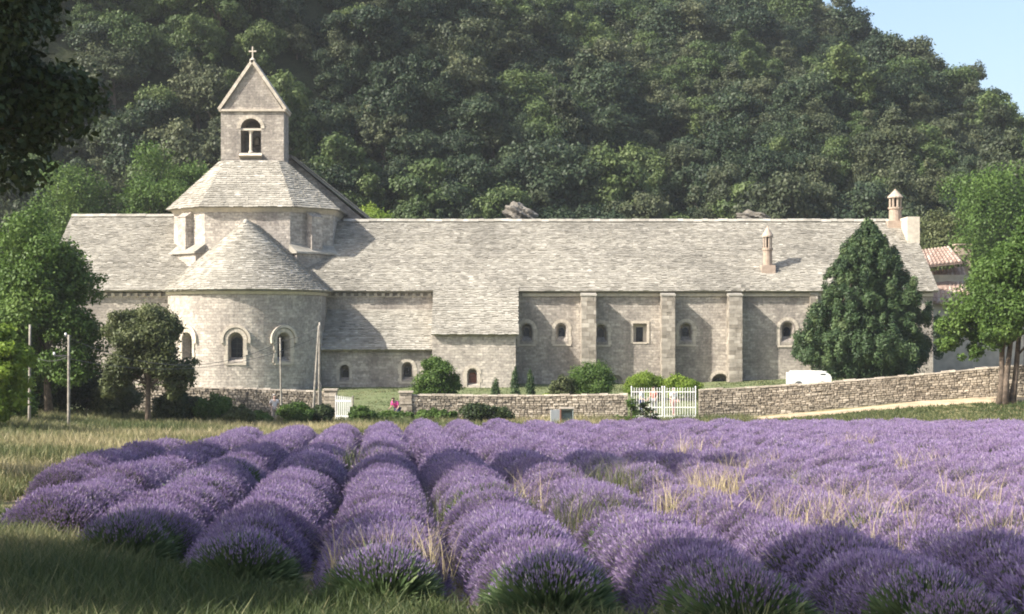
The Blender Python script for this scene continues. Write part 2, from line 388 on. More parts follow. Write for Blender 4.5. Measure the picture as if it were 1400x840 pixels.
def window(parent, cx, z0, w, h, yface, depth, rot=None, glass='glass', ring=True, mullion=True, splay=.8, ring_z=None):
    """fills an arched recess whose front lies at yface: pane, bars and a ring of dressed voussoirs"""
    T = (lambda mb: mb) if rot is None else rot
    mb = MB(); mb.prism(arch(cx, z0+.03, w*splay, h*(max(splay, .6)+.06)-.03), yface+depth-.12, yface+depth-.06)
    wo = T(mb).build('window', M['glass'] if glass == 'glass' else M[glass], parent)
    if mullion:
        mb = MB(); y = yface+depth-.15
        for k in range(1, 6):
            z = z0+h*k/6.5; mb.box(cx-w*splay*.47, cx+w*splay*.47, y, y+.025, z, z+.025)
        mb.box(cx-.015, cx+.015, y-.003, y+.028, z0+.04, z0+h*.9)
        T(mb).build('window_bar', M['iron'], wo)
    if ring:
        if ring_z is not None: h = h+.1; z0 = ring_z
        mb = MB(); r0 = w/2+.01; r1 = w/2+.27; zs = z0+h-w/2; n = 9
        for i in range(n):
            a0 = PI*i/n+.012; a1 = PI*(i+1)/n-.012
            q = [(r0, a0), (r1, a0), (r1, a1), (r0, a1)]
            vs = [(cx+r*math.cos(a), yy, zs+r*math.sin(a)) for yy in (yface-.045, yface+.1) for r, a in q]
            mb.add(vs, [(0, 1, 2, 3), (7, 6, 5, 4), (0, 4, 5, 1), (1, 5, 6, 2), (2, 6, 7, 3), (3, 7, 4, 0)], float(R.uniform(.3, .9)))
        z = z0
        while z < zs-.05:
            hh = min(float(R.uniform(.26, .4)), zs-z)
            for sx in (-1, 1):
                ex = float(R.uniform(.16, .34)); xa, xb = sorted((cx+sx*r0, cx+sx*(r0+ex)))
                mb.box(xa, xb, yface-.03, yface+.1, z+.006, z+hh-.006, float(R.uniform(.3, .9)))
            z += hh
        mb.box(cx-w/2-.2, cx+w/2+.2, yface-.07, yface+.12, z0-.16, z0-.004, .6)
        T(mb).build('window_surround', M['dressed'], wo, uv=False)
    return wo

# ------------------------------------------------------------------ abbey church (left): transept, apse, crossing tower, chapels
YF = 129.4; YR = 138.4                                    # main facade plane and ridge line
church = empty('abbey_church', (WX(337, YF), YF, 1.3)); church.matrix_world
def part_of(parent):                                       # keep world coordinates for children of a moved Empty
    return parent
def settle(root):
    bpy.context.view_layer.update()
    inv = Matrix.Translation(root.location).inverted() if root.rotation_euler.z == 0 else root.matrix_world.inverted()
    for ch in root.children: ch.matrix_parent_inverse = inv
ZE = WZ(398, YF-.45); ZR = WZ(303, YR)
ZRL = WZ(296, YR); ZEL = WZ(397, YF-.45)
XL0 = WX(62, YF); XT = WX(440, YF)                         # transept: left end to where the long range begins
XJ = WX(708, YF)                                            # end of the chapels / begin of the buttressed range
XRR = WX(1243, YR)
GB = .6                                                    # foot of walls goes below the lawn
# transept wall
mb = MB(); mb.box(XL0, XJ+.3, YF, YF+1.3, GB, ZE-.15)
for b in range(26):                                        # little corbel stones under the eave
    x = WX(452, YF)+b*.32
mb.build('transept_wall', M['wall'], church)
mb = MB()
for k in range(70):
    x = XL0+.4+k*.62
    if x < XJ: mb.box(x, x+.24, YF-.22, YF+.1, ZE-.42, ZE-.16, float(R.uniform(.2, .8)))
cb = mb.build('corbel_course', M['dressed'], church, uv=False); cb['kind'] = 'stuff'
mb = MB(); mb.box(XL0, XJ, YF-.06, YF+.05, ZE-.5, ZE-.40, .6); mb.build('string_course', M['dressed'], church, uv=False)
YB = YR+(YR-YF)+.4; TX_ = WX(340, YR-6.5)
make_roof('transept_roof', church, [[(XL0-.3, YF-.5, ZEL), (TX_, YF-.5, ZEL), (TX_, YR, ZRL), (XL0-.3, YR, ZRL)],
                                    [(XL0-.3, YB, ZEL), (TX_, YB, ZEL), (TX_, YR, ZRL), (XL0-.3, YR, ZRL)]], 11)
mb = MB(); mb.prism([(0, GB), (1, GB), (1, 2)], 0, 1)
gm_ = MB(); gm_.add([(XL0+.1, YF+.2, GB), (XL0+.1, YB-.6, GB), (XL0+.1, YB-.6, ZEL-.2), (XL0+.1, YR, ZRL-.25), (XL0+.1, YF+.2, ZEL-.2)], [(0, 1, 2, 3, 4)])
gm_.build('gable_wall', M['wall'], church)
# ridge stones
def ridge(parent, x0, x1, y, z, seed):
    rng = np.random.default_rng(seed); mb = MB(); x = x0
    while x < x1:
        w = rng.uniform(.45, .9); w = min(w, x1-x+.01); dz = rng.uniform(-.02, .03); h = .17
        vs = [(xx, y+dy, z+dz+dd) for xx in (x+.006, x+w-.006) for dy, dd in ((-.34, -.12), (-.2, .06), (0, .12), (.2, .06), (.34, -.12))]
        mb.add(vs, [(0, 1, 6, 5), (1, 2, 7, 6), (2, 3, 8, 7), (3, 4, 9, 8), (0, 4, 3, 2, 1), (5, 6, 7, 8, 9)], rng.uniform(.45, 1)); x += w
    o = mb.build('ridge_capping', M['slab'], parent, uv=False); o['kind'] = 'stuff'; return o
ridge(church, XL0-.3, WX(262, YR), YR, ZRL+.1, 3)
# apse
AX, AY, AR = WX(336, 126), 126.0, 5.96
ZA = WZ(398, 126)
def apse_cyl(r, z0, z1, n=40, y_back=YF+.2):
    V = []; th = [PI*i/n for i in range(n+1)]
    out = [(AX-r, y_back)]+[(AX-r*math.cos(t), AY-r*math.sin(t)) for t in th]+[(AX+r, y_back)]
    return out
def apse_solid(r, z0, z1):
    o = apse_cyl(r, z0, z1); k = len(o); mb = MB()
    mb.add([(x, y, z0) for x, y in o]+[(x, y, z1) for x, y in o], [tuple(range(k))[::-1], tuple(range(k, 2*k))]+[(i, (i+1) % k, (i+1) % k+k, i+k) for i in range(k)])
    return mb
def rot_about(theta):                                       # window frame drawn on the front generator, then turned round the apse axis
    c, s = math.cos(theta), math.sin(theta)
    def T(mb):
        mb.v = [(AX+(x-AX)*c-(y-AY)*s, AY+(x-AX)*s+(y-AY)*c, z) for x, y, z in mb.v]; return mb
    return T
me = apse_solid(AR, GB, ZA-.12).mesh('apse')
cut = MB(); ZW = WZ(496, 121); angs = (-.66, .04, .66)
for a in angs:
    c = MB(); c.prism(arch(AX, ZW, 1.15, 2.3), AY-AR-.3, AY-AR+.95, sc1=.72); rot_about(a)(c)
    cut.add(c.v, c.f)
me = boolean(me, cut)
u = me.uv_layers.new(name='UVMap')
for p in me.polygons:
    for li in p.loop_indices:
        c = me.vertices[me.loops[li].vertex_index].co
        u.data[li].uv = (math.atan2(c.x-AX, AY-c.y)*AR, c.z) if c.y < AY+.1 else (c.y, c.z)
ap = link('apse_wall', me, M['wall_light'], church)
for a in angs: window(ap, AX, ZW, 1.15, 2.3, AY-AR+.01, .86, rot=rot_about(a), splay=.76)
# hood moulds over the windows
for a in angs:
    mb = MB(); r0, r1 = .92, 1.12; zs = ZW+2.3-.57; n = 12
    for i in range(n):
        a0, a1 = -.25+(PI+.5)*i/n, -.25+(PI+.5)*(i+1)/n
        vs = [(AX+r*math.cos(t), yy, zs+r*math.sin(t)) for yy in (AY-AR-.11, AY-AR+.12) for r, t in ((r0, a0), (r1, a0), (r1, a1), (r0, a1))]
        mb.add(vs, [(0, 1, 2, 3), (7, 6, 5, 4), (0, 4, 5, 1), (1, 5, 6, 2), (2, 6, 7, 3), (3, 7, 4, 0)], float(R.uniform(.4, .8)))
    rot_about(a)(mb).build('hood_mould', M['dressed'], ap, uv=False)
o = apse_cyl(AR+.09, 0, 0); k = len(o)
mb = MB(); mb.add([(x, y, ZA-.36) for x, y in o]+[(x, y, ZA-.15) for x, y in apse_cyl(AR+.22, 0, 0)], [(i, i+1, i+1+k, i+k) for i in range(k-1)], .7)
mb.build('apse_cornice', M['dressed'], church, uv=False)
# conical roof
ZAP = WZ(302, 126); rng = np.random.default_rng(5)
Re = AR+.42; slope_l = math.hypot(Re, ZAP-ZA); base = MB(); sl = MB(); n = 48
ring_pts = [(AX-Re*math.cos(PI*i/n), AY-Re*math.sin(PI*i/n), ZA) for i in range(n+1)]
for i in range(n): base.add([ring_pts[i], ring_pts[i+1], (AX, AY, ZAP)], [(0, 1, 2)], .3)
base.add([(p[0], p[1], p[2]-.12) for p in ring_pts]+ring_pts, [(i, i+1, i+1+n+1, i+n+1) for i in range(n)], .4)
for sx in (-1, 1): roof_face(base, [(AX+sx*Re, AY, ZA), (AX+sx*Re, YF+.5, ZA), (AX, YF+2.3, ZAP), (AX, AY, ZAP)])
ar = base.build('apse_roof', M['slab'], church, uv=False)
v = -.1; up = Vector((0, 0, 1))
while v < slope_l-.15:
    e = .21*rng.uniform(.85, 1.2); f0 = 1-v/slope_l; f1 = 1-min(v+e*1.25, slope_l-.02)/slope_l; r0 = Re*f0
    th = -rng.uniform(0, .06)
    while th < PI:
        dt = rng.uniform(.18, .5)/max(r0, .3); a, b = max(th, -.02), min(th+dt-.012/max(r0, .3), PI+.02)
        if b > a+.01:
            tk = .03+rng.uniform(.035, .07); dv = rng.uniform(-.03, .03)/slope_l
            def cp(t, f, lift):
                nn = Vector((-math.cos(t)*(ZAP-ZA), -math.sin(t)*(ZAP-ZA), Re)).normalized()
                return Vector((AX-Re*f*math.cos(t), AY-Re*f*math.sin(t), ZA+(ZAP-ZA)*(1-f)))+nn*lift
            vs = [cp(a, f0+dv, .03), cp(b, f0+dv, .03), cp(a, f0+dv, .03+tk), cp(b, f0+dv, .03+tk), cp(a, f1, .045), cp(b, f1, .045)]
            sl.add(vs, [(0, 1, 3, 2), (2, 3, 5, 4), (0, 2, 4), (1, 5, 3)], float(np.clip(rng.normal(.55, .22), 0, 1)))
        th += dt
    v += e
for sx in (-1, 1): slab_poly(sl, [(AX+sx*Re, AY, ZA), (AX+sx*Re, YF+.5, ZA), (AX, YF+2.3, ZAP), (AX, AY, ZAP)], rng)
s = sl.build('slab_cover', M['slab'], ar, uv=False); s['kind'] = 'stuff'
mb = MB(); mb.lathe((AX, AY), [(.28, ZAP-.25), (.22, ZAP-.02), (.08, ZAP+.14)], 10, .7); mb.build('apex_stone', M['slab'], ar, uv=False)
# crossing tower drum: chamfered square
TYC = YR-.2; TX = WX(338.5, TYC-6.5); HW = 6.65; CHF = 3.15
def octo(h, c, x=None, y=None):
    x = TX if x is None else x; y = TYC if y is None else y
    return [(x-h+c, y-h), (x+h-c, y-h), (x+h, y-h+c), (x+h, y+h-c), (x+h-c, y+h), (x-h+c, y+h), (x-h, y+h-c), (x-h, y-h+c)]
ZD0, ZD1 = 9.5, WZ(283, TYC-HW)
o = octo(HW, CHF); mb = MB()
mb.add([(x, y, ZD0) for x, y in o]+[(x, y, ZD1) for x, y in o], [tuple(range(8))[::-1], tuple(range(8, 16))]+[(i, (i+1) % 8, (i+1) % 8+8, i+8) for i in range(8)])
drum = mb.build('tower_drum', M['wall_light'], church)
o = octo(HW+.12, CHF+.05); o2 = octo(HW+.3, CHF+.1); mb = MB()
mb.add([(x, y, ZD1-.42) for x, y in octo(HW+.01, CHF)]+[(x, y, ZD1-.3) for x, y in o]+[(x, y, ZD1-.04) for x, y in o2], [(i+8*j, (i+1) % 8+8*j, (i+1) % 8+8*j+8, i+8*j+8) for j in range(2) for i in range(8)], .6)
mb.build('tower_cornice', M['dressed'], drum, uv=False)
for sx in (-1, 1):                                          # pier and ledge on the two diagonal faces we see
    fcx = TX+sx*(HW-CHF/2); fcy = TYC-HW+CHF/2; nrm = Vector((sx, -1, 0)).normalized(); tg = Vector((1, sx, 0)).normalized()
    c0 = Vector((fcx, fcy, 0)); mb = MB()
    zb = WZ(347, TYC-HW+1); mb.obox(c0+Vector((0, 0, zb-1.3))+nrm*.1, tg*2.2, nrm*.75, Vector((0, 0, 1.25)), .5); mb.build('squinch_block', M['wall_light'], drum)
    mb = MB(); mb.obox(c0+Vector((0, 0, zb+.02))+nrm*.15, tg*2.4, nrm*.95, Vector((0, 0, .07)), .8)
    vs = [c0+tg*s_*2.35+nrm*d_+Vector((0, 0, zb+z_)) for s_ in (-1, 1) for d_, z_ in ((1.0, .1), (.0, .1), (.0, .75))]
    mb.add(vs, [(0, 1, 2), (5, 4, 3), (0, 2, 5, 3), (0, 3, 4, 1)], .55); mb.build('ledge', M['slab'], drum, uv=False)
    mb = MB(); zt = WZ(297, TYC-HW+1); mb.obox(c0+Vector((0, 0, (zb+zt)/2))+nrm*.3, tg*.55, nrm*.42, Vector((0, 0, (zt-zb)/2)), .5)
    vs = [c0+tg*s_*.62+nrm*d_+Vector((0, 0, zt+z_)) for s_ in (-1, 1) for d_, z_ in ((.8, 0), (-.05, 0), (-.05, .55))]
    mb.add(vs, [(0, 1, 2), (5, 4, 3), (0, 2, 5, 3), (0, 3, 4, 1)], .6); mb.build('pier', M['wall_light'], drum)
# spire-like octagonal slab roof up to the belfry
BYF = TYC-2.6; BW = 86/2*BYF/F; BX = WX(345, BYF); ZB0 = WZ(222, BYF)
oe = octo(HW+.5, CHF+.2); oi = octo(BW+.06, .5, BX, TYC-.3); faces = []
ztop = ZB0+.05
for i in range(8):
    j = (i+1) % 8
    faces.append([(oe[i][0], oe[i][1], ZD1), (oe[j][0], oe[j][1], ZD1), (oi[j][0], oi[j][1], ztop), (oi[i][0], oi[i][1], ztop)])
make_roof('tower_roof', church, faces, 21, .25)
# belfry
ZB1, ZBA = WZ(150, BYF), WZ(82, BYF); BD = 2.9
mb = MB(); mb.box(BX-BW, BX+BW, BYF, BYF+BD, ZB0-2.2, ZB1)
cut = MB(); ow = 28*BYF/F; ocx = WX(343, BYF); oz = WZ(209, BYF); oh = 47*BYF/F
cut.prism(arch(ocx, oz, ow, oh), BYF-.3, BYF+2.3)
me = boolean(mb.mesh('belfry'), cut); box_uv(me); bel = link('bell_tower', me, M['wall'], church)
mb = MB(); r0, r1 = ow/2, ow/2+.3; zs = oz+oh-ow/2; n = 11
for i in range(n):
    a0, a1 = PI*i/n+.01, PI*(i+1)/n-.01
    vs = [(ocx+r*math.cos(t), yy, zs+r*math.sin(t)) for yy in (BYF-.05, BYF+.2) for r, t in ((r0, a0), (r1, a0), (r1, a1), (r0, a1))]
    mb.add(vs, [(0, 1, 2, 3), (7, 6, 5, 4), (0, 4, 5, 1), (1, 5, 6, 2), (2, 6, 7, 3), (3, 7, 4, 0)], float(R.uniform(.3, .8)))
mb.build('arch_ring', M['dressed'], bel, uv=False)
zbm = WZ(177, BYF)
mb = MB(); mb.box(ocx-ow/2-.08, ocx+ow/2+.2, BYF+.05, BYF+.4, zbm-.09, zbm+.09, .85); mb.build('opening_lintel', M['dressed'], bel, uv=False)
mb = MB(); mb.lathe((ocx-.05, BYF+.28), [(.2, oz-.02), (.2, oz+.12), (.12, oz+.2), (.11, zbm-.35), (.13, zbm-.3), (.22, zbm-.1)], 10, .85); mb.build('opening_column', M['dressed'], bel, uv=False)
mb = MB(); mb.lathe((ocx+.35, BYF+1.2), [(.42, oz+.75), (.36, oz+.9), (.27, oz+1.3), (.12, oz+1.5)], 12); mb.build('bell', m_plain('bronze', (.13, .11, .07), .5, .2, 4, .6), bel)
mb = MB(); mb.add([(ocx-ow/2-.1, BYF-.45, oz-.28), (ocx+ow/2+.1, BYF-.45, oz-.28), (ocx+ow/2+.1, BYF+.1, oz-.01), (ocx-ow/2-.1, BYF+.1, oz-.01), (ocx-ow/2-.1, BYF+.05, oz-.5), (ocx+ow/2+.1, BYF+.05, oz-.5)],
                  [(0, 1, 2, 3), (0, 4, 5, 1), (0, 3, 4), (1, 5, 2)], .7); mb.build('opening_sill', M['dressed'], bel, uv=False)
mb = MB()                                                    # cornice and pediment
mb.box(BX-BW-.16, BX+BW+.16, BYF-.18, BYF+BD+.15, ZB1-.16, ZB1+.02, .6); mb.build('belfry_cornice', M['dressed'], bel, uv=False)
mb = MB(); mb.prism([(BX-BW+.12, ZB1+.02), (BX+BW-.12, ZB1+.02), (BX, ZBA-.35)], BYF+.02, BYF+BD-.05); mb.build('gable', M['wall'], bel)
for sx in (-1, 1):
    d = Vector((BX, 0, ZBA))-Vector((BX+sx*(BW+.22), 0, ZB1+.02)); L_ = d.length; d.normalize(); nn = Vector((sx*d.z, 0, abs(d.x))).normalized()
    mb = MB(); kk = 9
    for i in range(kk):
        a = Vector((BX+sx*(BW+.22), 0, ZB1+.02))+d*(L_*i/kk+.008); b = a+d*(L_/kk-.016); c = (a+b)/2; c.y = BYF+BD/2-.05
        mb.obox(c-nn*.06, d*((b-a).length/2), Vector((0, BD/2+.16, 0)), nn*.13, float(R.uniform(.3, .9)))
    mb.build('raking_coping', M['dressed'], bel, uv=False)
mb = MB(); mb.lathe((BX, BYF+.1), [(.2, ZBA-.25), (.26, ZBA+.02), (.1, ZBA+.16), (.07, ZBA+.2)], 8, .8); mb.build('finial', M['dressed'], bel, uv=False)
mb = MB(); zc = ZBA+.18; mb.box(BX-.05, BX+.05, BYF+.05, BYF+.15, zc, zc+.95, .9); mb.box(BX-.32, BX+.32, BYF+.06, BYF+.14, zc+.5, zc+.61, .9)
mb.build('cross', M['dressed'], bel, uv=False)
# nave roof running back behind the tower
Yn = 140.5; nr = WX(397, Yn); zr = WZ(212, Yn); ne = WX(520, Yn); ze = WZ(311, Yn); nl = 2*nr-ne
mb = MB(); mb.prism([(nl+.4, 8), (ne-.4, 8), (ne-.4, ze-.2), (nr, zr-.3), (nl+.4, ze-.2)], Yn+.4, Yn+24); mb.build('nave_wall', M['wall'], church)
make_roof('nave_roof', church, [[(ne, Yn, ze), (ne, Yn+25, ze), (nr, Yn+25, zr), (nr, Yn, zr)], [(nl, Yn, ze), (nl, Yn+25, ze), (nr, Yn+25, zr), (nr, Yn, zr)]], 31, .35)
# side chapel and the higher wing between apse and long range
YC = 125.9; XC0, XC1 = WX(441, YC), WX(590, YC); ZC0, ZC1 = WZ(478, YC-.35), WZ(424, YF)
mb = MB(); mb.box(XC0-1.2, XC1+.4, YC, YF+.1, GB, ZC0-.12); cut = MB(); cw = [(WX(471, YC), 1.05*.75, 1.35), (WX(557, YC), .9, 1.55)]
ZCW = WZ(522, YC)
for x, w, h in cw: cut.prism(arch(x, ZCW, w, h), YC-.3, YC+.75, sc1=.6)
me = boolean(mb.mesh('chapel'), cut); box_uv(me); chp = link('chapel_wall', me, M['wall'], church)
for x, w, h in cw: window(chp, x, ZCW, w, h, YC, .66, splay=.62, mullion=False)
make_roof('chapel_roof', church, [[(XC0-1.2, YC-.4, ZC0), (XC1+.25, YC-.4, ZC0), (XC1+.25, YF+.05, ZC1), (XC0-1.2, YF+.05, ZC1)]], 41)
YWG = 125.3; XW0, XW1 = WX(591, YWG), WX(705, YWG); ZW0, ZW1 = WZ(457, YWG-.3), WZ(394, YF-.3)
mb = MB(); mb.add([(XW0, YWG, GB), (XW1, YWG, GB), (XW1, YF+.2, GB), (XW0, YF+.2, GB), (XW0, YWG, ZW0-.12), (XW1, YWG, ZW0-.12), (XW1, YF+.2, ZW1-.1), (XW0, YF+.2, ZW1-.1)],
                  [(0, 3, 2, 1), (4, 5, 6, 7), (0, 1, 5, 4), (1, 2, 6, 5), (2, 3, 7, 6), (3, 0, 4, 7)])
cut = MB(); wx = WX(646, YWG); wz = WZ(529, YWG); cut.prism(arch(wx, wz, .85, 1.45), YWG-.3, YWG+.7, sc1=.68)
me = boolean(mb.mesh('wing'), cut); box_uv(me); wg = link('wing_wall', me, M['wall_light'], church)
window(wg, wx, wz, .85, 1.45, YWG, .62, glass='redwood', mullion=False, splay=.7)
make_roof('wing_roof', church, [[(XW0-.05, YWG-.35, ZW0), (XW1+.2, YWG-.35, ZW0), (XW1+.2, YF-.3, ZW1), (XW0-.05, YF-.3, ZW1)]], 51)
tag(church, 'pale stone abbey church with round apse, slab roofs and gabled bell tower', 'church'); settle(church)

# ------------------------------------------------------------------ long buttressed range (right)
rangeb = empty('monastery_range', ((XJ+XRR)/2, YF, 1.3))
mb = MB(); mb.box(XJ+.31, XRR-.3, YF+.001, YF+1.5, GB, ZE-.15)
ups = [(720, 457, .62, 1.35), (768, 457, .62, 1.35), (822, 458, .62, 1.35), (938, 457, .66, 1.4), (1077, 457, .72, 1.55)]
cut = MB(); wins = []
for px, py, w, h in ups:
    x = WX(px, YF); z = WZ(py, YF)-h/2; ww = w*1.75; hh = h*1.28
    cut.prism(arch(x, z-.12, ww, hh), YF-.3, YF+.6, sc1=.46); wins.append((x, z-.12, ww, hh, .5))
x = WX(875, YF); z = WZ(468, YF); cut.prism([(x-.55, z), (x+.55, z), (x+.55, z+1.5), (x-.55, z+1.5)], YF-.3, YF+.8)
xd = WX(985, YF); zd = WZ(538, YF); cut.prism(arch(xd, zd, 1.5, 1.6), YF-.3, YF+.9, sc1=.72)
xl = WX(893, YF); zl = WZ(552, YF); cut.prism([(xl-.75, zl), (xl+.75, zl), (xl+.75, zl+1.2), (xl+.5, zl+1.5), (xl-.5, zl+1.5), (xl-.75, zl+1.2)], YF-.3, YF+.9)
xq = WX(842, YF); zq = WZ(545, YF); cut.prism(arch(xq, zq, 1.2, 1.9), YF-.3, YF+.5)
me = boolean(mb.mesh('range'), cut); box_uv(me); rw = link('range_wall', me, M['wall'], rangeb)
for x_, z_, w_, h_, sp in wins: window(rw, x_, z_+.22, w_, h_-.1, YF, .62, splay=.42, mullion=False, ring_z=z_)
mb = MB(); mb.box(x-.28, x+.28, YF+.62, YF+.7, z+.06, z+1.2); wo = mb.build('window', M['glass'], rw)
mb = MB()
for a, b, c, d in ((x-.75, x-.56, z-.1, z+1.7), (x+.56, x+.75, z-.1, z+1.7), (x-.555, x+.555, z+1.5, z+1.72), (x-.555, x+.555, z-.14, z-.002)): mb.box(a, b, YF-.05, YF+.08, c, d, .6)
mb.box(x-.549, x-.29, YF+.55, YF+.78, z+.01, z+1.45, .7); mb.box(x+.29, x+.549, YF+.55, YF+.78, z+.01, z+1.45, .7); mb.box(x-.289, x+.289, YF+.56, YF+.78, z+1.2, z+1.45, .7)
mb.build('window_surround', M['dressed'], wo, uv=False)
window(rw, xd, zd, 1.5, 1.6, YF, .86, splay=.7, mullion=False)
mb = MB(); mb.box(xl-.72, xl+.72, YF+.72, YF+.8, zl, zl+1.4); mb.build('low_door', M['redwood'], rw)
# buttresses of coursed blocks
for i, (p0, p1) in enumerate(((795, 815), (905, 923), (997, 1015), (1108, 1118))):
    yb = YF-1.5 if i < 3 else YF-.35
    x0, x1 = WX(p0, yb), WX(p1, yb); zt = WZ(404 if i < 3 else 402, yb)
    mb = MB(); mb.box(x0+.04, x1-.04, yb+.04, YF+.05, GB, zt-.05, .3); bt = mb.build('buttress', M['wall'], rangeb)
    mb = MB(); z = GB; rng = np.random.default_rng(60+i); off = 0
    while z < zt-.12:
        h = rng.uniform(.24, .36); h = min(h, zt-z)
        for (a0, a1, fixed, ax) in ((x0, x1, yb, 'x'), (yb, YF+.04, x0, 'l'), (yb, YF+.04, x1, 'r')):
            u_ = a0+.002
            while u_ < a1-.03:
                w_ = min(rng.uniform(.35, .75), a1-u_); d_ = rng.uniform(0, .025); vr = float(np.clip(rng.normal(.5, .25), 0, 1))
                if ax == 'x': mb.box(u_, u_+w_-.012, fixed-d_, fixed+.06, z, z+h-.012, vr)
                elif ax == 'l': mb.box(fixed-d_, fixed+.06, u_, u_+w_-.012, z+.001, z+h-.013, vr)
                else: mb.box(fixed-.06, fixed+d_, u_, u_+w_-.012, z+.001, z+h-.013, vr)
                u_ += w_
        z += h
    s = mb.build('stonework', M['buttress'], bt, uv=False); s['kind'] = 'stuff'
    mb = MB(); mb.add([(x0-.05, yb-.06, zt-.05), (x1+.05, yb-.06, zt-.05), (x1+.05, YF+.03, zt-.05), (x0-.05, YF+.03, zt-.05), (x0-.05, yb-.06, zt+.06), (x1+.05, yb-.06, zt+.06), (x1+.05, YF+.03, zt+.28), (x0-.05, YF+.03, zt+.28)],
                      [(0, 3, 2, 1), (4, 5, 6, 7), (0, 1, 5, 4), (1, 2, 6, 5), (2, 3, 7, 6), (3, 0, 4, 7)], .6); mb.build('cap_stone', M['slab'], bt, uv=False)
mb = MB(); mb.box(XJ+.35, XRR-.3, YF-.16, YF+.05, ZE-.42, ZE-.17, .75); mb.build('eave_course', M['dressed'], rangeb, uv=False)
xj0 = TX_+.01
make_roof('range_roof', rangeb, [[(xj0, YF-.5, ZE), (XRR, YF-.5, ZE), (XRR, YR, ZR), (xj0, YR, ZR)], [(xj0, YB, ZE), (XRR, YB, ZE), (XRR, YR, ZR), (xj0, YR, ZR)]], 71)
ridge(rangeb, WX(470, YR), XRR, YR, ZR+.1, 4)
mb = MB(); mb.add([(XRR-.35, YF+.2, GB), (XRR-.35, YB-.6, GB), (XRR-.35, YB-.6, ZE-.2), (XRR-.35, YR, ZR-.25), (XRR-.35, YF+.2, ZE-.2)], [(0, 1, 2, 3, 4)]); mb.build('gable_wall', M['wall'], rangeb)
mb = MB(); zz = WZ(300, YR); mb.box(WX(1228, YR), XRR+.1, YR-3.2, YR+.5, ZR-2.8, zz, .7); mb.build('gable_parapet', M['dressed'], rangeb, uv=False)
def lantern_chimney(name, x, y, zb, zt, r, parent):
    H = zt-zb; rt = MB(); rt.obox((x, y, zb+.07*H), (r*1.5, 0, 0), (0, r*1.5, 0), (0, 0, .17*H), .5)
    o = rt.build(name, M['brickch'], parent, uv=False)
    mb = MB(); mb.lathe((x, y), [(r*1.05, zb+.2*H), (r*1.0, zb+.52*H), (r*1.18, zb+.53*H), (r*1.18, zb+.57*H), (r*.95, zb+.575*H)], 14, .4); mb.build('shaft', M['brickch'], o, uv=False)
    for k in range(8):
        t = 2*PI*k/8+.2; cx, cy = x+r*.88*math.cos(t), y+r*.88*math.sin(t)
        mb = MB(); mb.lathe((cx, cy), [(r*.17, zb+.57*H), (r*.17, zb+.79*H)], 6, .6); mb.build('lantern_post', M['brickch'], o, uv=False)
    mb = MB(); mb.lathe((x, y), [(r*.55, zb+.571*H), (r*.55, zb+.788*H)], 10, .1); mb.build('lantern_core', M['darkwood'], o)
    mb = MB(); mb.lathe((x, y), [(r*1.25, zb+.785*H), (r*1.28, zb+.81*H), (r*.55, zb+.92*H), (r*.18, zb+.97*H), (r*.2, zb+.985*H), (r*.06, zb+1.0*H)], 14, .85); mb.build('cone_cap', M['brickch'], o, uv=False)
    return o
yc = 131.6; lantern_chimney('roof_chimney', WX(1049.5, yc), yc, WZ(380, yc), WZ(309, yc), .37, rangeb)
lantern_chimney('ridge_chimney', WX(1224, YR-.3), YR-.3, ZR-.9, WZ(259, YR), .53, rangeb)
yv = 139.5; mb = MB(); mb.box(WX(1251, yv), WX(1256, yv), yv-.3, yv+.2, 12, WZ(329, yv), .6); mb.build('chimney_stub', M['dressed'], rangeb, uv=False)
tag(rangeb, 'long grey stone monastery range with buttresses, small arched windows and slab roof', 'building'); settle(rangeb)

# ------------------------------------------------------------------ tile-roofed house at the right
house = empty('tile_roofed_house', (WX(1300, 150), 150, 1.6))
def tiles(name, c00, c10, c01, c11, ncol, nrow, parent):
    """canal tiles: columns of half-round tiles from eave edge c00-c10 up to ridge c01-c11"""
    c00, c10, c01, c11 = map(Vector, (c00, c10, c01, c11)); base = MB(); roof_face(base, [c00, c10, c11, c01], .12)
    ro = base.build(name, M['terracotta'], parent, uv=False); mb = MB(); nrm = (c10-c00).cross(c01-c00).normalized()
    if nrm.z < 0: nrm = -nrm
    for i in range(ncol):
        f = (i+.5)/ncol; a = c00.lerp(c10, f); b = c01.lerp(c11, f); sd = (c10-c00).normalized(); w = (c10-c00).length/ncol*.42
        for j in range(nrow):
            p0 = a.lerp(b, j/nrow); p1 = a.lerp(b, min(1, (j+1.15)/nrow)); vs = []
            for p, s_, l_ in ((p0, 1.0, .05), (p1, .8, .015)):
                for k in range(5):
                    t = PI*k/4; vs.append(p+sd*(w*s_*math.cos(t))+nrm*(l_+w*1.1*s_*math.sin(t)))
            mb.add(vs, [(k, k+1, k+6, k+5) for k in range(4)]+[(4, 3, 2, 1, 0)], float(np.clip(R.normal(.55, .25), 0, 1)))
    s = mb.build('roof_tile_cover', M['terracotta'], ro, uv=False); s['kind'] = 'stuff'; return ro
mb = MB(); mb.box(WX(1240, 145), WX(1400, 145), 145, 160, 1, WZ(376, 145)); mb.build('wall', M['plaster'], house)
tiles('roof', W(1250, 366, 143.5), W(1316, 359, 143.5), W(1246, 345, 149), W(1298, 338, 149), 12, 7, house)
tiles('low_roof', W(1262, 413, 142), W(1330, 420, 142), W(1262, 374, 147), W(1318, 366, 147), 11, 8, house)
mb = MB(); mb.box(WX(1236, 142.6), WX(1330, 142.6), 142.6, 147, 1, WZ(414, 142.6)); mb.build('low_wall', M['plaster'], house)
mb = MB(); p = W(1316, 349, 149); mb.box(p.x-.65, p.x+.65, 148.4, 149.6, p.z-3, WZ(340, 149), .75); ch = mb.build('chimney', M['brickch'], house, uv=False)
mb = MB(); z = WZ(340, 149)
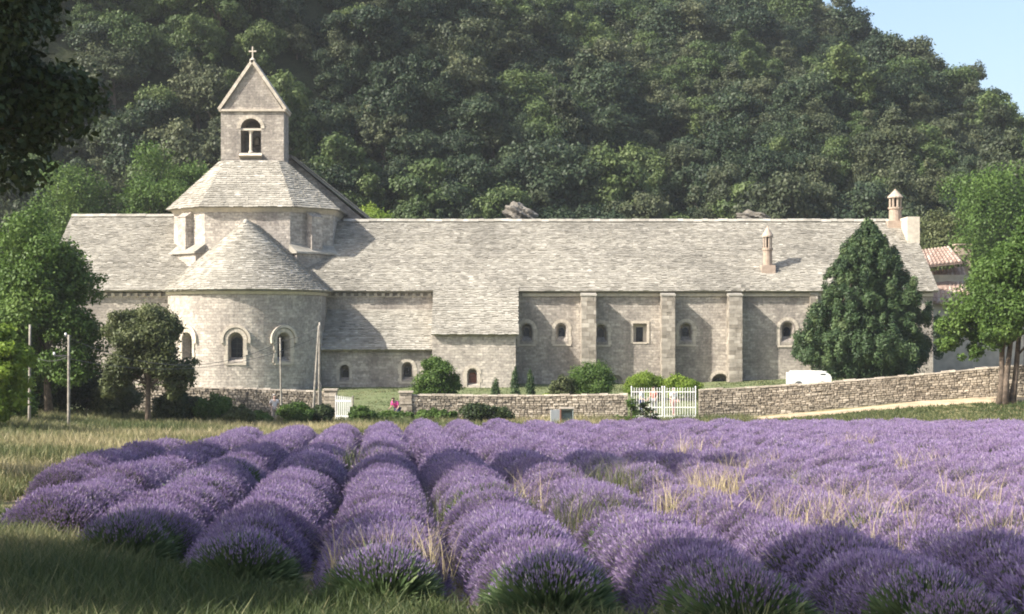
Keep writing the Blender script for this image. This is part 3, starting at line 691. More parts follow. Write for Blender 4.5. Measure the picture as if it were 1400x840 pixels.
for dx in (-.5, .5): mb.box(p.x+dx-.1, p.x+dx+.1, 148.5, 149.5, z, z+.3, .6)
mb.box(p.x-.75, p.x+.75, 148.3, 149.7, z+.3, z+.42, .9); mb.build('chimney_cap', M['brickch'], ch, uv=False)
tag(house, 'small house with ribbed terracotta tile roofs and square chimney beyond the range', 'house'); settle(house)

# ------------------------------------------------------------------ dry-stone garden walls
def stone_wall(label, pts, seed, th=.5):
    """pts: (x, y, ztop) along the wall"""
    rng = np.random.default_rng(seed)
    root = empty('stone_wall', (pts[0][0], pts[0][1], GZ(pts[0][0], pts[0][1])))
    core = MB(); st = MB(); cop = MB()
    for (xa, ya, ta), (xb, yb, tb) in zip(pts[:-1], pts[1:]):
        A, B = Vector((xa, ya, 0)), Vector((xb, yb, 0)); L_ = (B-A).length; d = (B-A)/L_; nn = Vector((d.y, -d.x, 0))
        if nn.y > 0: nn = -nn
        za, zb = GZ(xa, ya)-.3, GZ(xb, yb)-.3
        vs = []
        for p, z0, z1 in ((A, za, ta-.05), (B, zb, tb-.05)):
            for o_ in (nn*th*.5, -nn*th*.5): vs += [p+o_*.86+Vector((0, 0, z0)), p+o_*.86+Vector((0, 0, z1))]
        core.add(vs, [(0, 1, 5, 4), (2, 6, 7, 3), (1, 3, 7, 5), (0, 2, 3, 1), (4, 5, 7, 6), (0, 4, 6, 2)])
        hmin = min(ta-za, tb-zb)
        v = 0; fr = 0
        while fr < 1:
            h = rng.uniform(.08, .17)/(ta-za); h = min(h, 1-fr+.001); u = rng.uniform(-.2, 0)
            while u < L_:
                w = rng.uniform(.12, .42); a, b = max(u, 0), min(u+w-.015, L_)
                if b-a > .05:
                    dp = rng.uniform(.0, .07); j = rng.uniform(-.02, .02, 4); fa = a/L_; fb = b/L_
                    def zz(f, r): z0 = za+(zb-za)*f; z1 = ta+(tb-ta)*f-.04; return z0+(z1-z0)*r
                    f0, f1 = fr, min(1, fr+h*.93)
                    base_ = [A+d*a+nn*th*.40, A+d*b+nn*th*.40]; o_ = nn*(th*.1+dp)
                    vs = [base_[0]+Vector((0, 0, zz(fa, f0))), base_[1]+Vector((0, 0, zz(fb, f0))), base_[1]+Vector((0, 0, zz(fb, f1))), base_[0]+Vector((0, 0, zz(fa, f1)))]
                    iw = min(.03, (b-a)*.2)
                    vs += [vs[0]+o_+d*iw+Vector((0, 0, .02+j[0])), vs[1]+o_-d*iw+Vector((0, 0, .02+j[1])), vs[2]+o_-d*iw-Vector((0, 0, .015+j[2])), vs[3]+o_+d*iw-Vector((0, 0, .015+j[3]))]
                    st.add(vs, [(4, 5, 6, 7), (0, 1, 5, 4), (1, 2, 6, 5), (2, 3, 7, 6), (3, 0, 4, 7)], float(np.clip(rng.normal(.5, .25), 0, 1)))
                u += w
            fr += h
        u = 0
        while u < L_:
            w = rng.uniform(.3, .8); b = min(u+w-.02, L_); fa, fb = u/L_, b/L_; hh = rng.uniform(.05, .12)
            p0 = A+d*u+Vector((0, 0, ta+(tb-ta)*fa-.05)); p1 = A+d*b+Vector((0, 0, ta+(tb-ta)*fb-.05)); o_ = nn*th*rng.uniform(.5, .6)
            t_ = Vector((0, 0, hh))
            cop.add([p0+o_, p1+o_, p1-o_, p0-o_, p0+o_*.93+t_, p1+o_*.93+t_*rng.uniform(.8, 1.1), p1-o_*.93+t_, p0-o_*.93+t_], [(0, 3, 2, 1), (4, 5, 6, 7), (0, 1, 5, 4), (1, 2, 6, 5), (2, 3, 7, 6), (3, 0, 4, 7)], float(rng.uniform(.4, 1)))
            u += w
    core.build('wall_core', M['wallcore'], root, uv=False)
    s = st.build('stonework', M['dryst'], root, uv=False); s['kind'] = 'stuff'
    s = cop.build('coping', M['dryst'], root, uv=False); s['kind'] = 'stuff'
    tag(root, label, 'wall', 'dry-stone garden walls'); settle(root); return root
YW = 98.0
stone_wall('low dry-stone wall behind the bushes below the round apse', [(WX(150, YW), YW+.4, WZ(527, YW)), (WX(340, YW), YW, WZ(531, YW)), (WX(446, YW), YW, WZ(536, YW))], 81)
stone_wall('dry-stone garden wall between the small open gate and the white railing gate', [(WX(560, YW), YW, WZ(540, YW)), (WX(700, YW), YW+.15, WZ(541, YW)), (WX(858, YW), YW, WZ(539, YW))], 82)
rp = [(955, 98, 533), (1040, 97.8, 529), (1140, 97.6, 522), (1250, 97.3, 513), (1352, 97, 503), (1460, 96.6, 494)]
stone_wall('long dry-stone wall climbing beside the sandy track', [(WX(a, b), b, WZ(c, b)) for a, b, c in rp], 83)
def pillar(label, px, y, ptop, w=.75, seed=1):
    x = WX(px, y); z0 = GZ(x, y)-.2; zt = WZ(ptop, y); rng = np.random.default_rng(seed)
    root = empty('gate_pillar', (x, y, z0+.2)); mb = MB(); z = z0
    while z < zt-.1:
        h = rng.uniform(.14, .25); o_ = rng.uniform(-.03, .03)
        sp = rng.uniform(-.15, .15)*w
        for xa, xb in ((x-w/2+o_, x+sp-.008), (x+sp+.008, x+w/2+o_)): mb.box(xa, xb, y-w/2+rng.uniform(-.03, .03), y+w/2, z, min(z+h-.012, zt), float(rng.uniform(.2, .9)))
        z += h
    s = mb.build('stonework', M['dryst'], root, uv=False); s['kind'] = 'stuff'
    mb = MB(); mb.box(x-w/2-.07, x+w/2+.07, y-w/2-.07, y+w/2+.07, zt, zt+.1, .7); mb.build('cap_stone', M['dryst'], root, uv=False)
    tag(root, label, 'pillar'); settle(root)
pillar('stone gate pillar at the end of the wall beside the small white gate', 452, 98, 534, seed=91)
pillar('stone gate pillar beside the bending person in pink', 555, 98, 537, seed=92)

# ------------------------------------------------------------------ gates
def rail_gate():
    y = 98.0; x0, x1 = WX(861.5, y)+.05, WX(953, y)-.05; xm = WX(907, y); zb = GZ(xm, y)+.08; zt = WZ(534, y)
    root = empty('white_gate', (xm, y, zb))
    for a, b in ((x0, xm-.03), (xm+.03, x1)):
        mb = MB()
        for z in (zb+.12, zb+(zt-zb)*.38, zt-.12): mb.box(a, b, y-.025, y+.025, z, z+.055)
        leaf = mb.build('gate_leaf', M['white'], root)
        nb = 13
        for k in range(nb):
            xx = a+.04+(b-a-.08)*k/(nb-1); r = .018 if 0 < k < nb-1 else .035
            mb = MB(); top = zt+.10+(.10 if k in (0, nb-1) else 0); mb.tube([(xx, y, zb), (xx, y, top)], r, 6)
            mb.add([(xx-r*1.6, y, top), (xx, y-r*1.6, top), (xx+r*1.6, y, top), (xx, y+r*1.6, top), (xx, y, top+.09)], [(0, 1, 4), (1, 2, 4), (2, 3, 4), (3, 0, 4)])
            mb.build('gate_bar', M['white'], leaf)
    tag(root, 'white iron railing gate with two leaves in the stone wall', 'gate'); settle(root)
rail_gate()
def small_gate():
    y = 97.0; xh = WX(459, y); x1 = WX(481, y); zb = GZ(xh, y); zt = WZ(541, y)
    root = empty('white_gate', (xh, y, zb)); n = 9
    for k in range(n):
        xx = xh+(x1-xh)*k/(n-1); yy = y-.55*k/(n-1); mb = MB(); mb.box(xx-.03, xx+.03, yy-.015, yy+.015, zb+.03, zt-.01*k); mb.build('picket', M['white'], root)
    for f in (.2, .8):
        z = zb+(zt-zb)*f; mb = MB(); mb.obox(((xh+x1)/2, y-.275+.03, z), ((x1-xh)/2, -.275, 0), (.005, .02, 0), (0, 0, .05)); mb.build('gate_rail', M['white'], root)
    mb = MB(); mb.tube([(x1+.12, y-.6, zb-.1), (x1+.12, y-.6, zt+.02)], .05, 8); mb.build('gate_post', M['pole'], root)
    tag(root, 'small white picket gate standing open by the stone pillar', 'gate'); settle(root)
small_gate()

# ------------------------------------------------------------------ leaves, trees, shrubs
def leaf_quads(P, Nn, size, rng, aspect=1.6):
    n = len(P); a = rng.normal(size=(n, 3)); t = np.cross(Nn, a); t /= np.linalg.norm(t, axis=1)[:, None]+1e-9
    b = np.cross(Nn, t); s = size*rng.uniform(.6, 1.35, (n, 1)); hl = t*s*.5*aspect**.5; hw = b*s*.5/aspect**.5
    fold = Nn*s*.12
    V = np.stack([P-hl, P+hw+fold*.5, P+hl, P-hw+fold*.5], 1).reshape(-1, 3)
    return V, np.arange(n*4).reshape(n, 4)
def blob_leaves(blobs, n, size, rng, out=.6, fill=.2, flat=.0, aspect=1.6, up=.25):
    C = np.array([b[0] for b in blobs]); Rr = np.array([b[1] for b in blobs]); tone = np.array([b[2] for b in blobs])
    wgt = (Rr.prod(1))**(2/3); wgt = wgt/wgt.sum(); i = rng.choice(len(blobs), n, p=wgt)
    d = rng.normal(size=(n, 3)); d /= np.linalg.norm(d, axis=1)[:, None]
    rad = np.where(rng.random(n) < fill, rng.uniform(.2, .8, n), rng.normal(.93, .19, n))
    P = C[i]+d*Rr[i]*rad[:, None]
    nn = d*out+rng.normal(size=(n, 3))*.42+np.array([0, 0, up]); nn /= np.linalg.norm(nn, axis=1)[:, None]
    V, Fc = leaf_quads(P, nn, size, rng, aspect)
    var = np.clip(tone[i]+rng.normal(0, .13, n), 0, 1)
    return V, Fc, np.repeat(var, 4)
def crown_blobs(rng, ells, nb, rs=(.16, .34)):
    bl = []
    vol = np.array([e[1][0]*e[1][1]*e[1][2] for e in ells])**(2/3); vol /= vol.sum()
    for _ in range(nb):
        c, r = ells[rng.choice(len(ells), p=vol)]; d = rng.normal(size=3); d /= np.linalg.norm(d)
        if d[2] < -.75: d[2] *= -.5
        q = rng.uniform(.45, .88); br = rng.uniform(*rs)*min(r)*(1.35-q*.5)
        bl.append((np.array(c)+d*np.array(r)*q, br*rng.uniform(.75, 1.3, 3)*np.array([1.1, 1.1, .85]), float(np.clip(rng.normal(.5, .16), .1, .9))))
    return bl
def trunk_mb(rng, base, top, r, targets, n=8, bend=.3):
    mb = MB(); base = Vector(base); top = Vector(top); pts = []; k = 6
    for i in range(k):
        f = i/(k-1); pts.append(base.lerp(top, f)+Vector((rng.normal(0, bend*.15), rng.normal(0, bend*.15), 0))*(f > 0))
    mb.tube(pts, [r*(1.35 if i == 0 else 1.0-.62*i/(k-1)) for i in range(k)], n)
    for tg in targets:
        tg = Vector(tg); f = rng.uniform(.35, .95); i = min(int(f*(k-1)), k-2); st = pts[i].lerp(pts[i+1], f*(k-1)-i)
        mid = st.lerp(tg, .5)+Vector((0, 0, .12*(tg-st).length)); rr = r*.42*(1-.5*f)
        mb.tube([st, mid, tg], [rr, rr*.6, rr*.2], 5)
    return mb
def tree(name, label, base, crown, nb, nl, size, mat, seed, trunk_r=.2, cat='tree', group=None, rs=(.16, .34), bark='bark', trunk=True, stems=None, out=.6, fill=.2, aspect=1.6, crown_name='crown'):
    """base: ground point; crown: ellipsoids (centre relative to base, radii)"""
    rng = np.random.default_rng(seed); root = empty(name, base)
    bl = crown_blobs(rng, crown, nb, rs); V, Fc, var = blob_leaves(bl, nl, size, rng, out, fill, aspect=aspect)
    link(crown_name, np_mesh(crown_name, V, Fc, var), mat, root)
    if trunk:
        tops = sorted(bl, key=lambda b: -b[0][2]); main = crown[0]
        for bs in (stems or [(0, 0)]):
            tgt = [b[0] for b in bl[::max(1, len(bl)//14)]]
            tp = (main[0][0]*.8+bs[0]*1.6, main[0][1]*.8+bs[1]*1.6, main[0][2]+main[1][2]*.45)
            mb = trunk_mb(rng, (bs[0], bs[1], -.25), tp, trunk_r, tgt if bs == (stems or [(0, 0)])[0] else tgt[::3]); mb.build('trunk', M[bark], root, uv=False, smooth=True)
    tag(root, label, cat, group); return root
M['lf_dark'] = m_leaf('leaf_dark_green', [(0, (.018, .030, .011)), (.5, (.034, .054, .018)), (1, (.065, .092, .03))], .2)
M['lf_mid'] = m_leaf('leaf_mid_green', [(0, (.040, .075, .016)), (.5, (.075, .135, .026)), (1, (.13, .20, .045))], .32)
M['lf_bright'] = m_leaf('leaf_bright_green', [(0, (.10, .16, .022)), (.5, (.19, .28, .036)), (1, (.30, .38, .07))], .42)
M['lf_olive'] = m_leaf('leaf_olive_green', [(0, (.045, .06, .022)), (.5, (.085, .105, .04)), (1, (.15, .17, .075))], .28)
M['lf_yew'] = m_leaf('conifer_needle_green', [(0, (.024, .046, .019)), (.5, (.052, .090, .034)), (1, (.11, .155, .06))], .15)
M['lf_hill_d'] = m_leaf('hill_oak_dark', [(0, (.016, .030, .016)), (.5, (.031, .052, .025)), (1, (.06, .086, .038))], .2, .28)
M['lf_hill_o'] = m_leaf('hill_oak_olive', [(0, (.033, .046, .023)), (.5, (.060, .076, .037)), (1, (.105, .12, .06))], .22, .25)
M['lf_hill_g'] = m_leaf('hill_fresh_green', [(0, (.038, .064, .022)), (.5, (.070, .108, .034)), (1, (.125, .168, .06))], .28, .2)

def gpt(px, Y): x = WX(px, Y); return (x, Y, GZ(x, Y))
# big shaded tree whose crown hangs into the upper left, and neighbours that shade the field
def big_tree(label, x, y, h, r, seed, mat='lf_dark', low=.38, nl=26000):
    b = (x, y, GZ(x, y))
    return tree('broadleaf_tree', label, b, [((0, 0, h*(low+1)/2), (r, r, h*(1-low)/2)), ((r*.35, -r*.2, h*.62), (r*.75, r*.75, h*.22))], 70, nl, .26, M[mat], seed, .38, group='tall trees along the field edge', rs=(.18, .34))
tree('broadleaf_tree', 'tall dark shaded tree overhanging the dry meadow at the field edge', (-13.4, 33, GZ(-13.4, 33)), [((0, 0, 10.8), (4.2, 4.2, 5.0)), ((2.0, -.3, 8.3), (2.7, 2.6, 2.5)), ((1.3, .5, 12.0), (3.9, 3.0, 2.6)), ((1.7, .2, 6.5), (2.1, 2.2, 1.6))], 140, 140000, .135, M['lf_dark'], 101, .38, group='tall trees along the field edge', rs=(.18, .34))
tree('broadleaf_tree', 'yellow-green sunlit bushy tree beside the telegraph pole', gpt(-2, 72), [((0, 0, 2.9), (1.5, 1.6, 2.5)), ((-.6, 0, 1.3), (1.7, 1.5, 1.5))], 60, 24000, .15, M['lf_bright'], 102, .12)
tree('broadleaf_tree', 'tall fresh green tree behind the two thin telegraph poles', gpt(68, 90), [((-.6, 0, 7.2), (2.7, 2.7, 4.7)), ((.9, -.3, 4.2), (2.4, 2.2, 3.6)), ((-2.4, .3, 3.6), (2.8, 2.4, 3.6)), ((1.6, 0, 7.0), (1.5, 1.6, 1.8))], 150, 80000, .155, M['lf_mid'], 103, .22, rs=(.2, .4))
tree('broadleaf_tree', 'rounded dark olive tree with short trunk left of the apse', gpt(203, 88), [((0, 0, 4.0), (2.1, 2.2, 2.7)), ((-1.2, 0, 5.1), (1.2, 1.4, 1.9)), ((.7, 0, 5.4), (1.1, 1.2, 1.5)), ((1.7, .2, 2.4), (1.1, 1.2, 1.7)), ((-1.5, 0, 2.5), (1.2, 1.2, 1.5))], 130, 60000, .13, M['lf_olive'], 104, .17, rs=(.2, .38))
tree('broadleaf_tree', 'small leafy tree growing behind the wall in front of the chapel wing', gpt(598, 103), [((0, 0, 1.7), (1.6, 1.5, 1.5)), ((-.1, 0, 2.6), (1.0, 1.0, 1.5))], 95, 26000, .11, M['lf_mid'], 105, .1)
tree('broadleaf_tree', 'leafy several-stemmed tree on the grass bank at the end of the long wall', gpt(1374, 92.5), [((.8, 0, 6.3), (3.7, 3.4, 3.5)), ((-1.6, -.6, 4.4), (2.6, 2.3, 1.9)), ((2.2, 0, 8.6), (2.3, 2.3, 2.4)), ((2.3, -1, 3.5), (1.9, 1.9, 1.2)), ((-3.1, 0, 3.2), (1.3, 1.1, .9)), ((-2.2, .4, 3.5), (1.7, 1.4, 1.3))], 150, 90000, .155, M['lf_mid'], 106, .2, stems=[(0, 0), (.42, .25), (-.28, .12)], bark='bark', rs=(.17, .32))
# wide conifer
def conifer():
    rng = np.random.default_rng(107); Y = 116; b = gpt(1187, Y); root = empty('conifer_tree', b); H = WZ(296, Y)-b[2]; bl = []
    for _ in range(560):
        f = rng.random()**.75; a = rng.uniform(0, 2*PI); prof = float(np.interp(f, [0, .1, .26, .55, .8, .93, 1], [3.9, 4.4, 4.5, 3.25, 1.75, .7, .05]))*(1+.14*math.sin(a*5+f*9))*(1 if f > .1 else .8)
        q = rng.uniform(.74, 1.1); rr = rng.uniform(.24, .56)*(1-.6*f)
        bl.append((np.array([math.cos(a)*prof*q, math.sin(a)*prof*q, .5+f*(H-.9)]), np.array([rr, rr, rr*1.55]), float(np.clip(rng.normal(.45, .2), .05, .95))))
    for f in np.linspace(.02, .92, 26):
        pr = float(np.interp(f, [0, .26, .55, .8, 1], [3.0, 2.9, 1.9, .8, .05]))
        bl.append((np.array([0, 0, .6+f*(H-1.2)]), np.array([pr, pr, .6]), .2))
    bl += [(np.array([-5.0+i*.4, -1.2, 3.3-.12*i]), np.array([.7, .5, .45]), .5) for i in range(4)]+[(np.array([-4.6+i*.4, -1.0, 1.9]), np.array([.7, .5, .5]), .5) for i in range(3)]
    V, Fc, var = blob_leaves(bl, 190000, .15, rng, .85, .12, aspect=2.6, up=.3)
    link('crown', np_mesh('crown', V, Fc, var), M['lf_yew'], root)
    trunk_mb(rng, (0, 0, -.3), (0, 0, H*.9), .3, [x[0] for x in bl[::30]]).build('trunk', M['bark'], root, uv=False)
    tag(root, 'wide dark green conifer behind the long garden wall', 'conifer')
conifer()
def shrub(label, px, Y, w, h, mat, seed, name='shrub', nl=6000, size=.13, group=None, cat='shrub', cz=.5):
    return tree(name, label, gpt(px, Y), [((0, 0, h*cz), (w/2, w/2*.8, h*.5))], 44, int(nl*1.6), size*.8, M[mat], seed, .05, cat, group, rs=(.24, .5))
shrub('bright round shrub against the shaded range wall', 811, 110, 3.3, 3.0, 'lf_mid', 111, nl=12000)
shrub('smaller olive shrub beside the bright round shrub', 768, 109, 1.6, 2.3, 'lf_olive', 112)
shrub('low yellow-green shrub behind the garden wall near the cypresses', 748, 106, 3.0, .95, 'lf_bright', 113)
shrub('yellow-green shrub seen through the white railing gate', 880, 113, 3.4, 1.9, 'lf_bright', 114, nl=9000)
shrub('second green shrub seen through the white railing gate', 935, 112, 3.0, 1.7, 'lf_bright', 115, nl=8000)
def cypress(label, px, Y, top, w, seed):
    b = gpt(px, Y); H = WZ(top, Y)-b[2]; rng = np.random.default_rng(seed); root = empty('cypress', b)
    bl = [(np.array([rng.normal(0, .05), rng.normal(0, .05), .15+f*(H-.3)]), np.array([w*.5*(1-f)**.5*.9+.04, w*.5*(1-f)**.5*.9+.04, .3]), float(rng.uniform(.2, .8))) for f in np.linspace(0, .97, 22)]
    V, Fc, var = blob_leaves(bl, 3500, .09, rng, .8, .15, aspect=2.4); link('crown', np_mesh('crown', V, Fc, var), M['lf_yew'], root)
    mb = MB(); mb.tube([(0, 0, -.1), (0, 0, H*.6)], .04, 5); mb.build('trunk', M['bark'], root, uv=False); tag(root, label, 'cypress', 'young cypresses by the wing')
cypress('short young cypress in front of the wing wall', 678, 107, 517, .75, 121)
cypress('slim tall young cypress at the corner of the wing', 704, 107, 502, .65, 122)
cypress('slim young cypress in the shaded corner of the range', 725, 109, 505, .6, 123)
for i, (px, Y, w, h, mt) in enumerate(((292, 92, 2.5, 1.75, 'lf_mid'), (326, 90, 2.0, 1.15, 'lf_olive'), (268, 94, 1.6, 1.5, 'lf_dark'), (352, 92, 1.6, .8, 'lf_mid'), (405, 93, 2.0, 1.3, 'lf_mid'), (440, 94, 1.8, 1.2, 'lf_dark'), (494, 95, 1.5, 1.0, 'lf_mid'))):
    lab = ['large leafy bush below the apse wall', 'greyish bush in the meadow edge before the low wall', 'dark bush under the olive tree by the low wall', 'low bush at the feet of the person in white', 'bush beside the single telegraph pole', 'dark bush behind the leaning poles', 'small bush beside the open picket gate'][i]
    shrub(lab, px, Y, w, h, mt, 130+i, name='bush', cat='bush', nl=8000, size=.14)
for i, (p0, p1, Y, h) in enumerate(((508, 566, 95.5, .72), (566, 624, 95.5, .8), (630, 698, 95, 1.25))):
    b = gpt((p0+p1)/2, Y); w = (p1-p0)*Y/F
    tree('low_hedge', ['low dark hedge in front of the bending person in pink', 'low hedge of mixed green below the garden wall', 'taller dark hedge end below the garden wall'][i], b,
         [((0, 0, h*.45), (w/2, .55, h*.5)), ((-w*.3, 0, h*.4), (w*.22, .5, h*.45)), ((w*.3, 0, h*.4), (w*.22, .5, h*.45))], 40, 9000, .12, M['lf_dark' if i == 2 else 'lf_mid'], 140+i, .03, 'hedge', rs=(.4, .7))

for i, (px, Y, w, h, mt) in enumerate(((-8, 82, 4.0, 3.2, 'lf_mid'), (60, 93, 4.2, 3.0, 'lf_dark'), (118, 94, 3.8, 2.8, 'lf_dark'), (160, 93, 3.2, 2.2, 'lf_olive'), (16, 80, 2.6, 1.7, 'lf_mid'), (240, 92, 2.6, 1.9, 'lf_dark'))):
    shrub(['leafy thicket bush under the yellow-green tree', 'dark undergrowth bush below the tall fresh green tree', 'dark undergrowth bush right of the grey telegraph pole', 'olive undergrowth bush behind the short tree trunk', 'low green bush at the foot of the left telegraph pole', 'dark bush between the olive tree trunk and the low wall'][i], px, Y, w, h, mt, 160+i, name='bush', cat='bush', nl=10000, size=.16)
# sapling growing in the lavender in front of the gate
def sapling(label, px, Y, h, seed, mat):
    rng = np.random.default_rng(seed); b = gpt(px, Y); root = empty('sapling', b); V, Fc, vv = [], [], []; mb = MB(); mb.tube([(0, 0, -.1), (.03, 0, h)], [.03, .01], 5)
    P = []; Nn = []
    for k in range(22):
        f = .2+.8*k/22; a = rng.uniform(0, 2*PI); l = .85*(1.1-f)*rng.uniform(.7, 1.1)+.15; d = np.array([math.cos(a), math.sin(a), .25]); s = np.array([0, 0, f*h])
        mb.tube([tuple(s), tuple(s+d*l)], [.012, .004], 4)
        for q in np.linspace(.25, 1, 12):
            for sd in (-1, 1): P.append(s+d*l*q+np.array([-d[1], d[0], -.1])*sd*.09+rng.normal(0, .02, 3)); Nn.append(np.array([rng.normal(0, .3), rng.normal(0, .3), 1]))
    V, Fc = leaf_quads(np.array(P), np.array(Nn)/np.linalg.norm(Nn, axis=1)[:, None], .16, rng, 2.6)
    link('foliage', np_mesh('foliage', V, Fc, np.repeat(rng.uniform(.2, .8, len(P)), 4)), M[mat], root); mb.build('stem', M['bark'], root, uv=False); tag(root, label, 'sapling', 'saplings at the field end')
sapling('dark green sapling in front of the white railing gate', 884, 84, 1.5, 151, 'lf_dark')
sapling('lighter feathery sapling left of the white railing gate', 862, 86, 1.6, 152, 'lf_mid')

# ------------------------------------------------------------------ hillside trees
def hill_variant(seed, mat, n=15000, size=.215):
    rng = np.random.default_rng(seed); k = rng.uniform(.8, 1.3)
    ells = [((0, 0, 3.3), (2.5, 2.5, 2.7*k))]
    for _ in range(4): ells.append(((rng.uniform(-2, 2), rng.uniform(-2, 2), rng.uniform(1.6, 4.6*k)), tuple(rng.uniform(1.1, 2.1, 3))))
    bl = crown_blobs(rng, ells, 75, (.16, .42)); V, Fc, var = blob_leaves(bl, n, size, rng, .75, .12, aspect=1.4)
    cr = np_mesh('crown', V, Fc, var); cr.materials.append(M[mat])
    tr = trunk_mb(rng, (0, 0, -.6), (0, 0, 4.2), .2, [b[0] for b in bl[::6]]).mesh('trunk'); tr.materials.append(M['bark'])
    return cr, tr
HV = [(hill_variant(201+i, m), m) for i, m in enumerate(['lf_hill_d']*4+['lf_hill_o']*3+['lf_hill_g']*3)]
HL = {'lf_hill_d': ('dark evergreen oak on the wooded hillside', 'dark oaks on the hillside'), 'lf_hill_o': ('olive-grey oak on the wooded hillside', 'olive-grey oaks on the hillside'), 'lf_hill_g': ('fresh green leafy tree on the wooded hillside', 'fresh green trees on the hillside')}
cand = []
for yy in np.arange(147, 330, 3.9):
    sp = 3.7 if yy < 240 else 4.4
    for xx in np.concatenate([np.arange(-100, 12, 2.5), np.arange(12, 140, sp)]):
        x = xx+R.uniform(-1.7, 1.7); y = yy+R.uniform(-1.7, 1.7); z = GZ(x, y)
        px = CX+F*x/y; py = HY-F*(z+6-CH)/y; pb = HY-F*(z-CH)/y
        if not (-60 < px < 1460 and pb > -40): continue
        if py > (330 if px < 1230 else 480): continue
        if -41 < x < 37 and y < 150: continue
        if 34 < x < 46 and y < 165 : continue
        if any(abs(px-q) < 20 and abs(pb-r_) < 30 and y < 170 for q, r_ in ((706, 292), (1030, 296))): continue
        cand.append((y, x, z, px, py))
# drop those behind the crest (hidden): keep a tree if no nearer terrain hides its top
keep = []
for y, x, z, px, py in cand:
    f = np.linspace(.35, .97, 26); hx, hy = x*f, y*f; line = CH+(z+7-CH)*f
    if (gz(hx, hy) > line+1.0)[hy > 140].any(): continue
    keep.append((y, x, z, px, py))
keep.sort()
hidden_col = bpy.data.collections.new('hill_tree_variants')
hv_objs = []
for i, ((cr, tr), m) in enumerate(HV):
    me = cr.copy(); o = bpy.data.objects.new('hv%02d' % i, me); hidden_col.objects.link(o)
def pick(x, y, px, py):
    s = math.sin(x*.06+1.3)*math.cos(y*.05-.4)+.5*math.sin(x*.13+y*.1)
    r = R.random()+.22*s
    lit = .10 if px < 700 else .0  # extra share of dark oaks left of centre: hillside shade put into tree colours
    return R.integers(0, 4) if r < .42+lit else (R.integers(4, 7) if r < .72+lit*.6 else R.integers(7, 10))
rest = []; cnt = {}
for n_, (y, x, z, px, py) in enumerate(keep):
    v = int(pick(x, y, px, py)); sc = float(np.clip(R.lognormal(-.02, .27), .5, 1.6)); rz = R.uniform(0, 6.28); m = HV[v][1]
    if cnt.get(m, 0) < 150 and sum(cnt.values()) < 300:
        cnt[m] = cnt.get(m, 0)+1
        root = empty('hillside_tree', (x, y, z-.7), rz); root.scale = (sc, sc, sc*R.uniform(.9, 1.2))
        for nm, me in (('crown', HV[v][0][0]), ('trunk', HV[v][0][1])):
            o = bpy.data.objects.new(nm, me); COL.objects.link(o); o.parent = root
        zone = 'behind the transept' if x < WX(290, YR)*1.15 else ('behind the bell tower' if x < -14 else ('behind the middle of the long roof' if x < 14 else ('behind the chimneys' if x < 40 else 'on the shoulder below the skyline')))
        tag(root, HL[m][0]+' '+zone, 'tree', HL[m][1]+' '+zone)
    else: rest.append((x, y, z-.7, rz, sc, v))
def scatter(name, rows, coll, label, cat=None):
    a = np.array(rows, float); me = np_mesh(name, a[:, :3], np.zeros((0, 3), int)) if False else bpy.data.meshes.new(name)
    me.vertices.add(len(a)); me.vertices.foreach_set('co', a[:, :3].astype(np.float32).ravel())
    for nm, c, ty in (('rz', 3, 'FLOAT'), ('sc', 4, 'FLOAT'), ('ix', 5, 'INT')):
        at = me.attributes.new(nm, ty, 'POINT'); at.data.foreach_set('value', a[:, c].astype(np.float32 if ty == 'FLOAT' else np.int32))
    o = link(name, me); ng = bpy.data.node_groups.new(name, 'GeometryNodeTree')
    ng.interface.new_socket('Geometry', in_out='INPUT', socket_type='NodeSocketGeometry'); ng.interface.new_socket('Geometry', in_out='OUTPUT', socket_type='NodeSocketGeometry')
    gi = ng.nodes.new('NodeGroupInput'); go = ng.nodes.new('NodeGroupOutput'); ip = ng.nodes.new('GeometryNodeInstanceOnPoints'); ci = ng.nodes.new('GeometryNodeCollectionInfo')
    m2p = ng.nodes.new('GeometryNodeMeshToPoints')
    ci.inputs['Collection'].default_value = coll; ci.inputs['Separate Children'].default_value = True; ci.inputs['Reset Children'].default_value = True
    def att(nm, ty):
        n = ng.nodes.new('GeometryNodeInputNamedAttribute'); n.data_type = ty; n.inputs['Name'].default_value = nm; return n.outputs['Attribute']
    cx = ng.nodes.new('ShaderNodeCombineXYZ'); er = ng.nodes.new('FunctionNodeEulerToRotation'); L = ng.links
    L.new(att('rz', 'FLOAT'), cx.inputs[2]); L.new(cx.outputs[0], er.inputs[0]); L.new(er.outputs[0], ip.inputs['Rotation']); L.new(att('sc', 'FLOAT'), ip.inputs['Scale']); L.new(att('ix', 'INT'), ip.inputs['Instance Index'])
    ip.inputs['Pick Instance'].default_value = True
    L.new(gi.outputs[0], m2p.inputs[0]); L.new(m2p.outputs[0], ip.inputs['Points']); L.new(ci.outputs[0], ip.inputs['Instance']); L.new(ip.outputs[0], go.inputs[0])
    md = o.modifiers.new('scatter', 'NODES'); md.node_group = ng
    tag(o, label, cat, kind='stuff'); return o
if rest: scatter('hillside_wood', rest, hidden_col, 'mass of oaks covering the upper hillside', 'woodland')
print('hill trees', len(keep), cnt, len(rest))
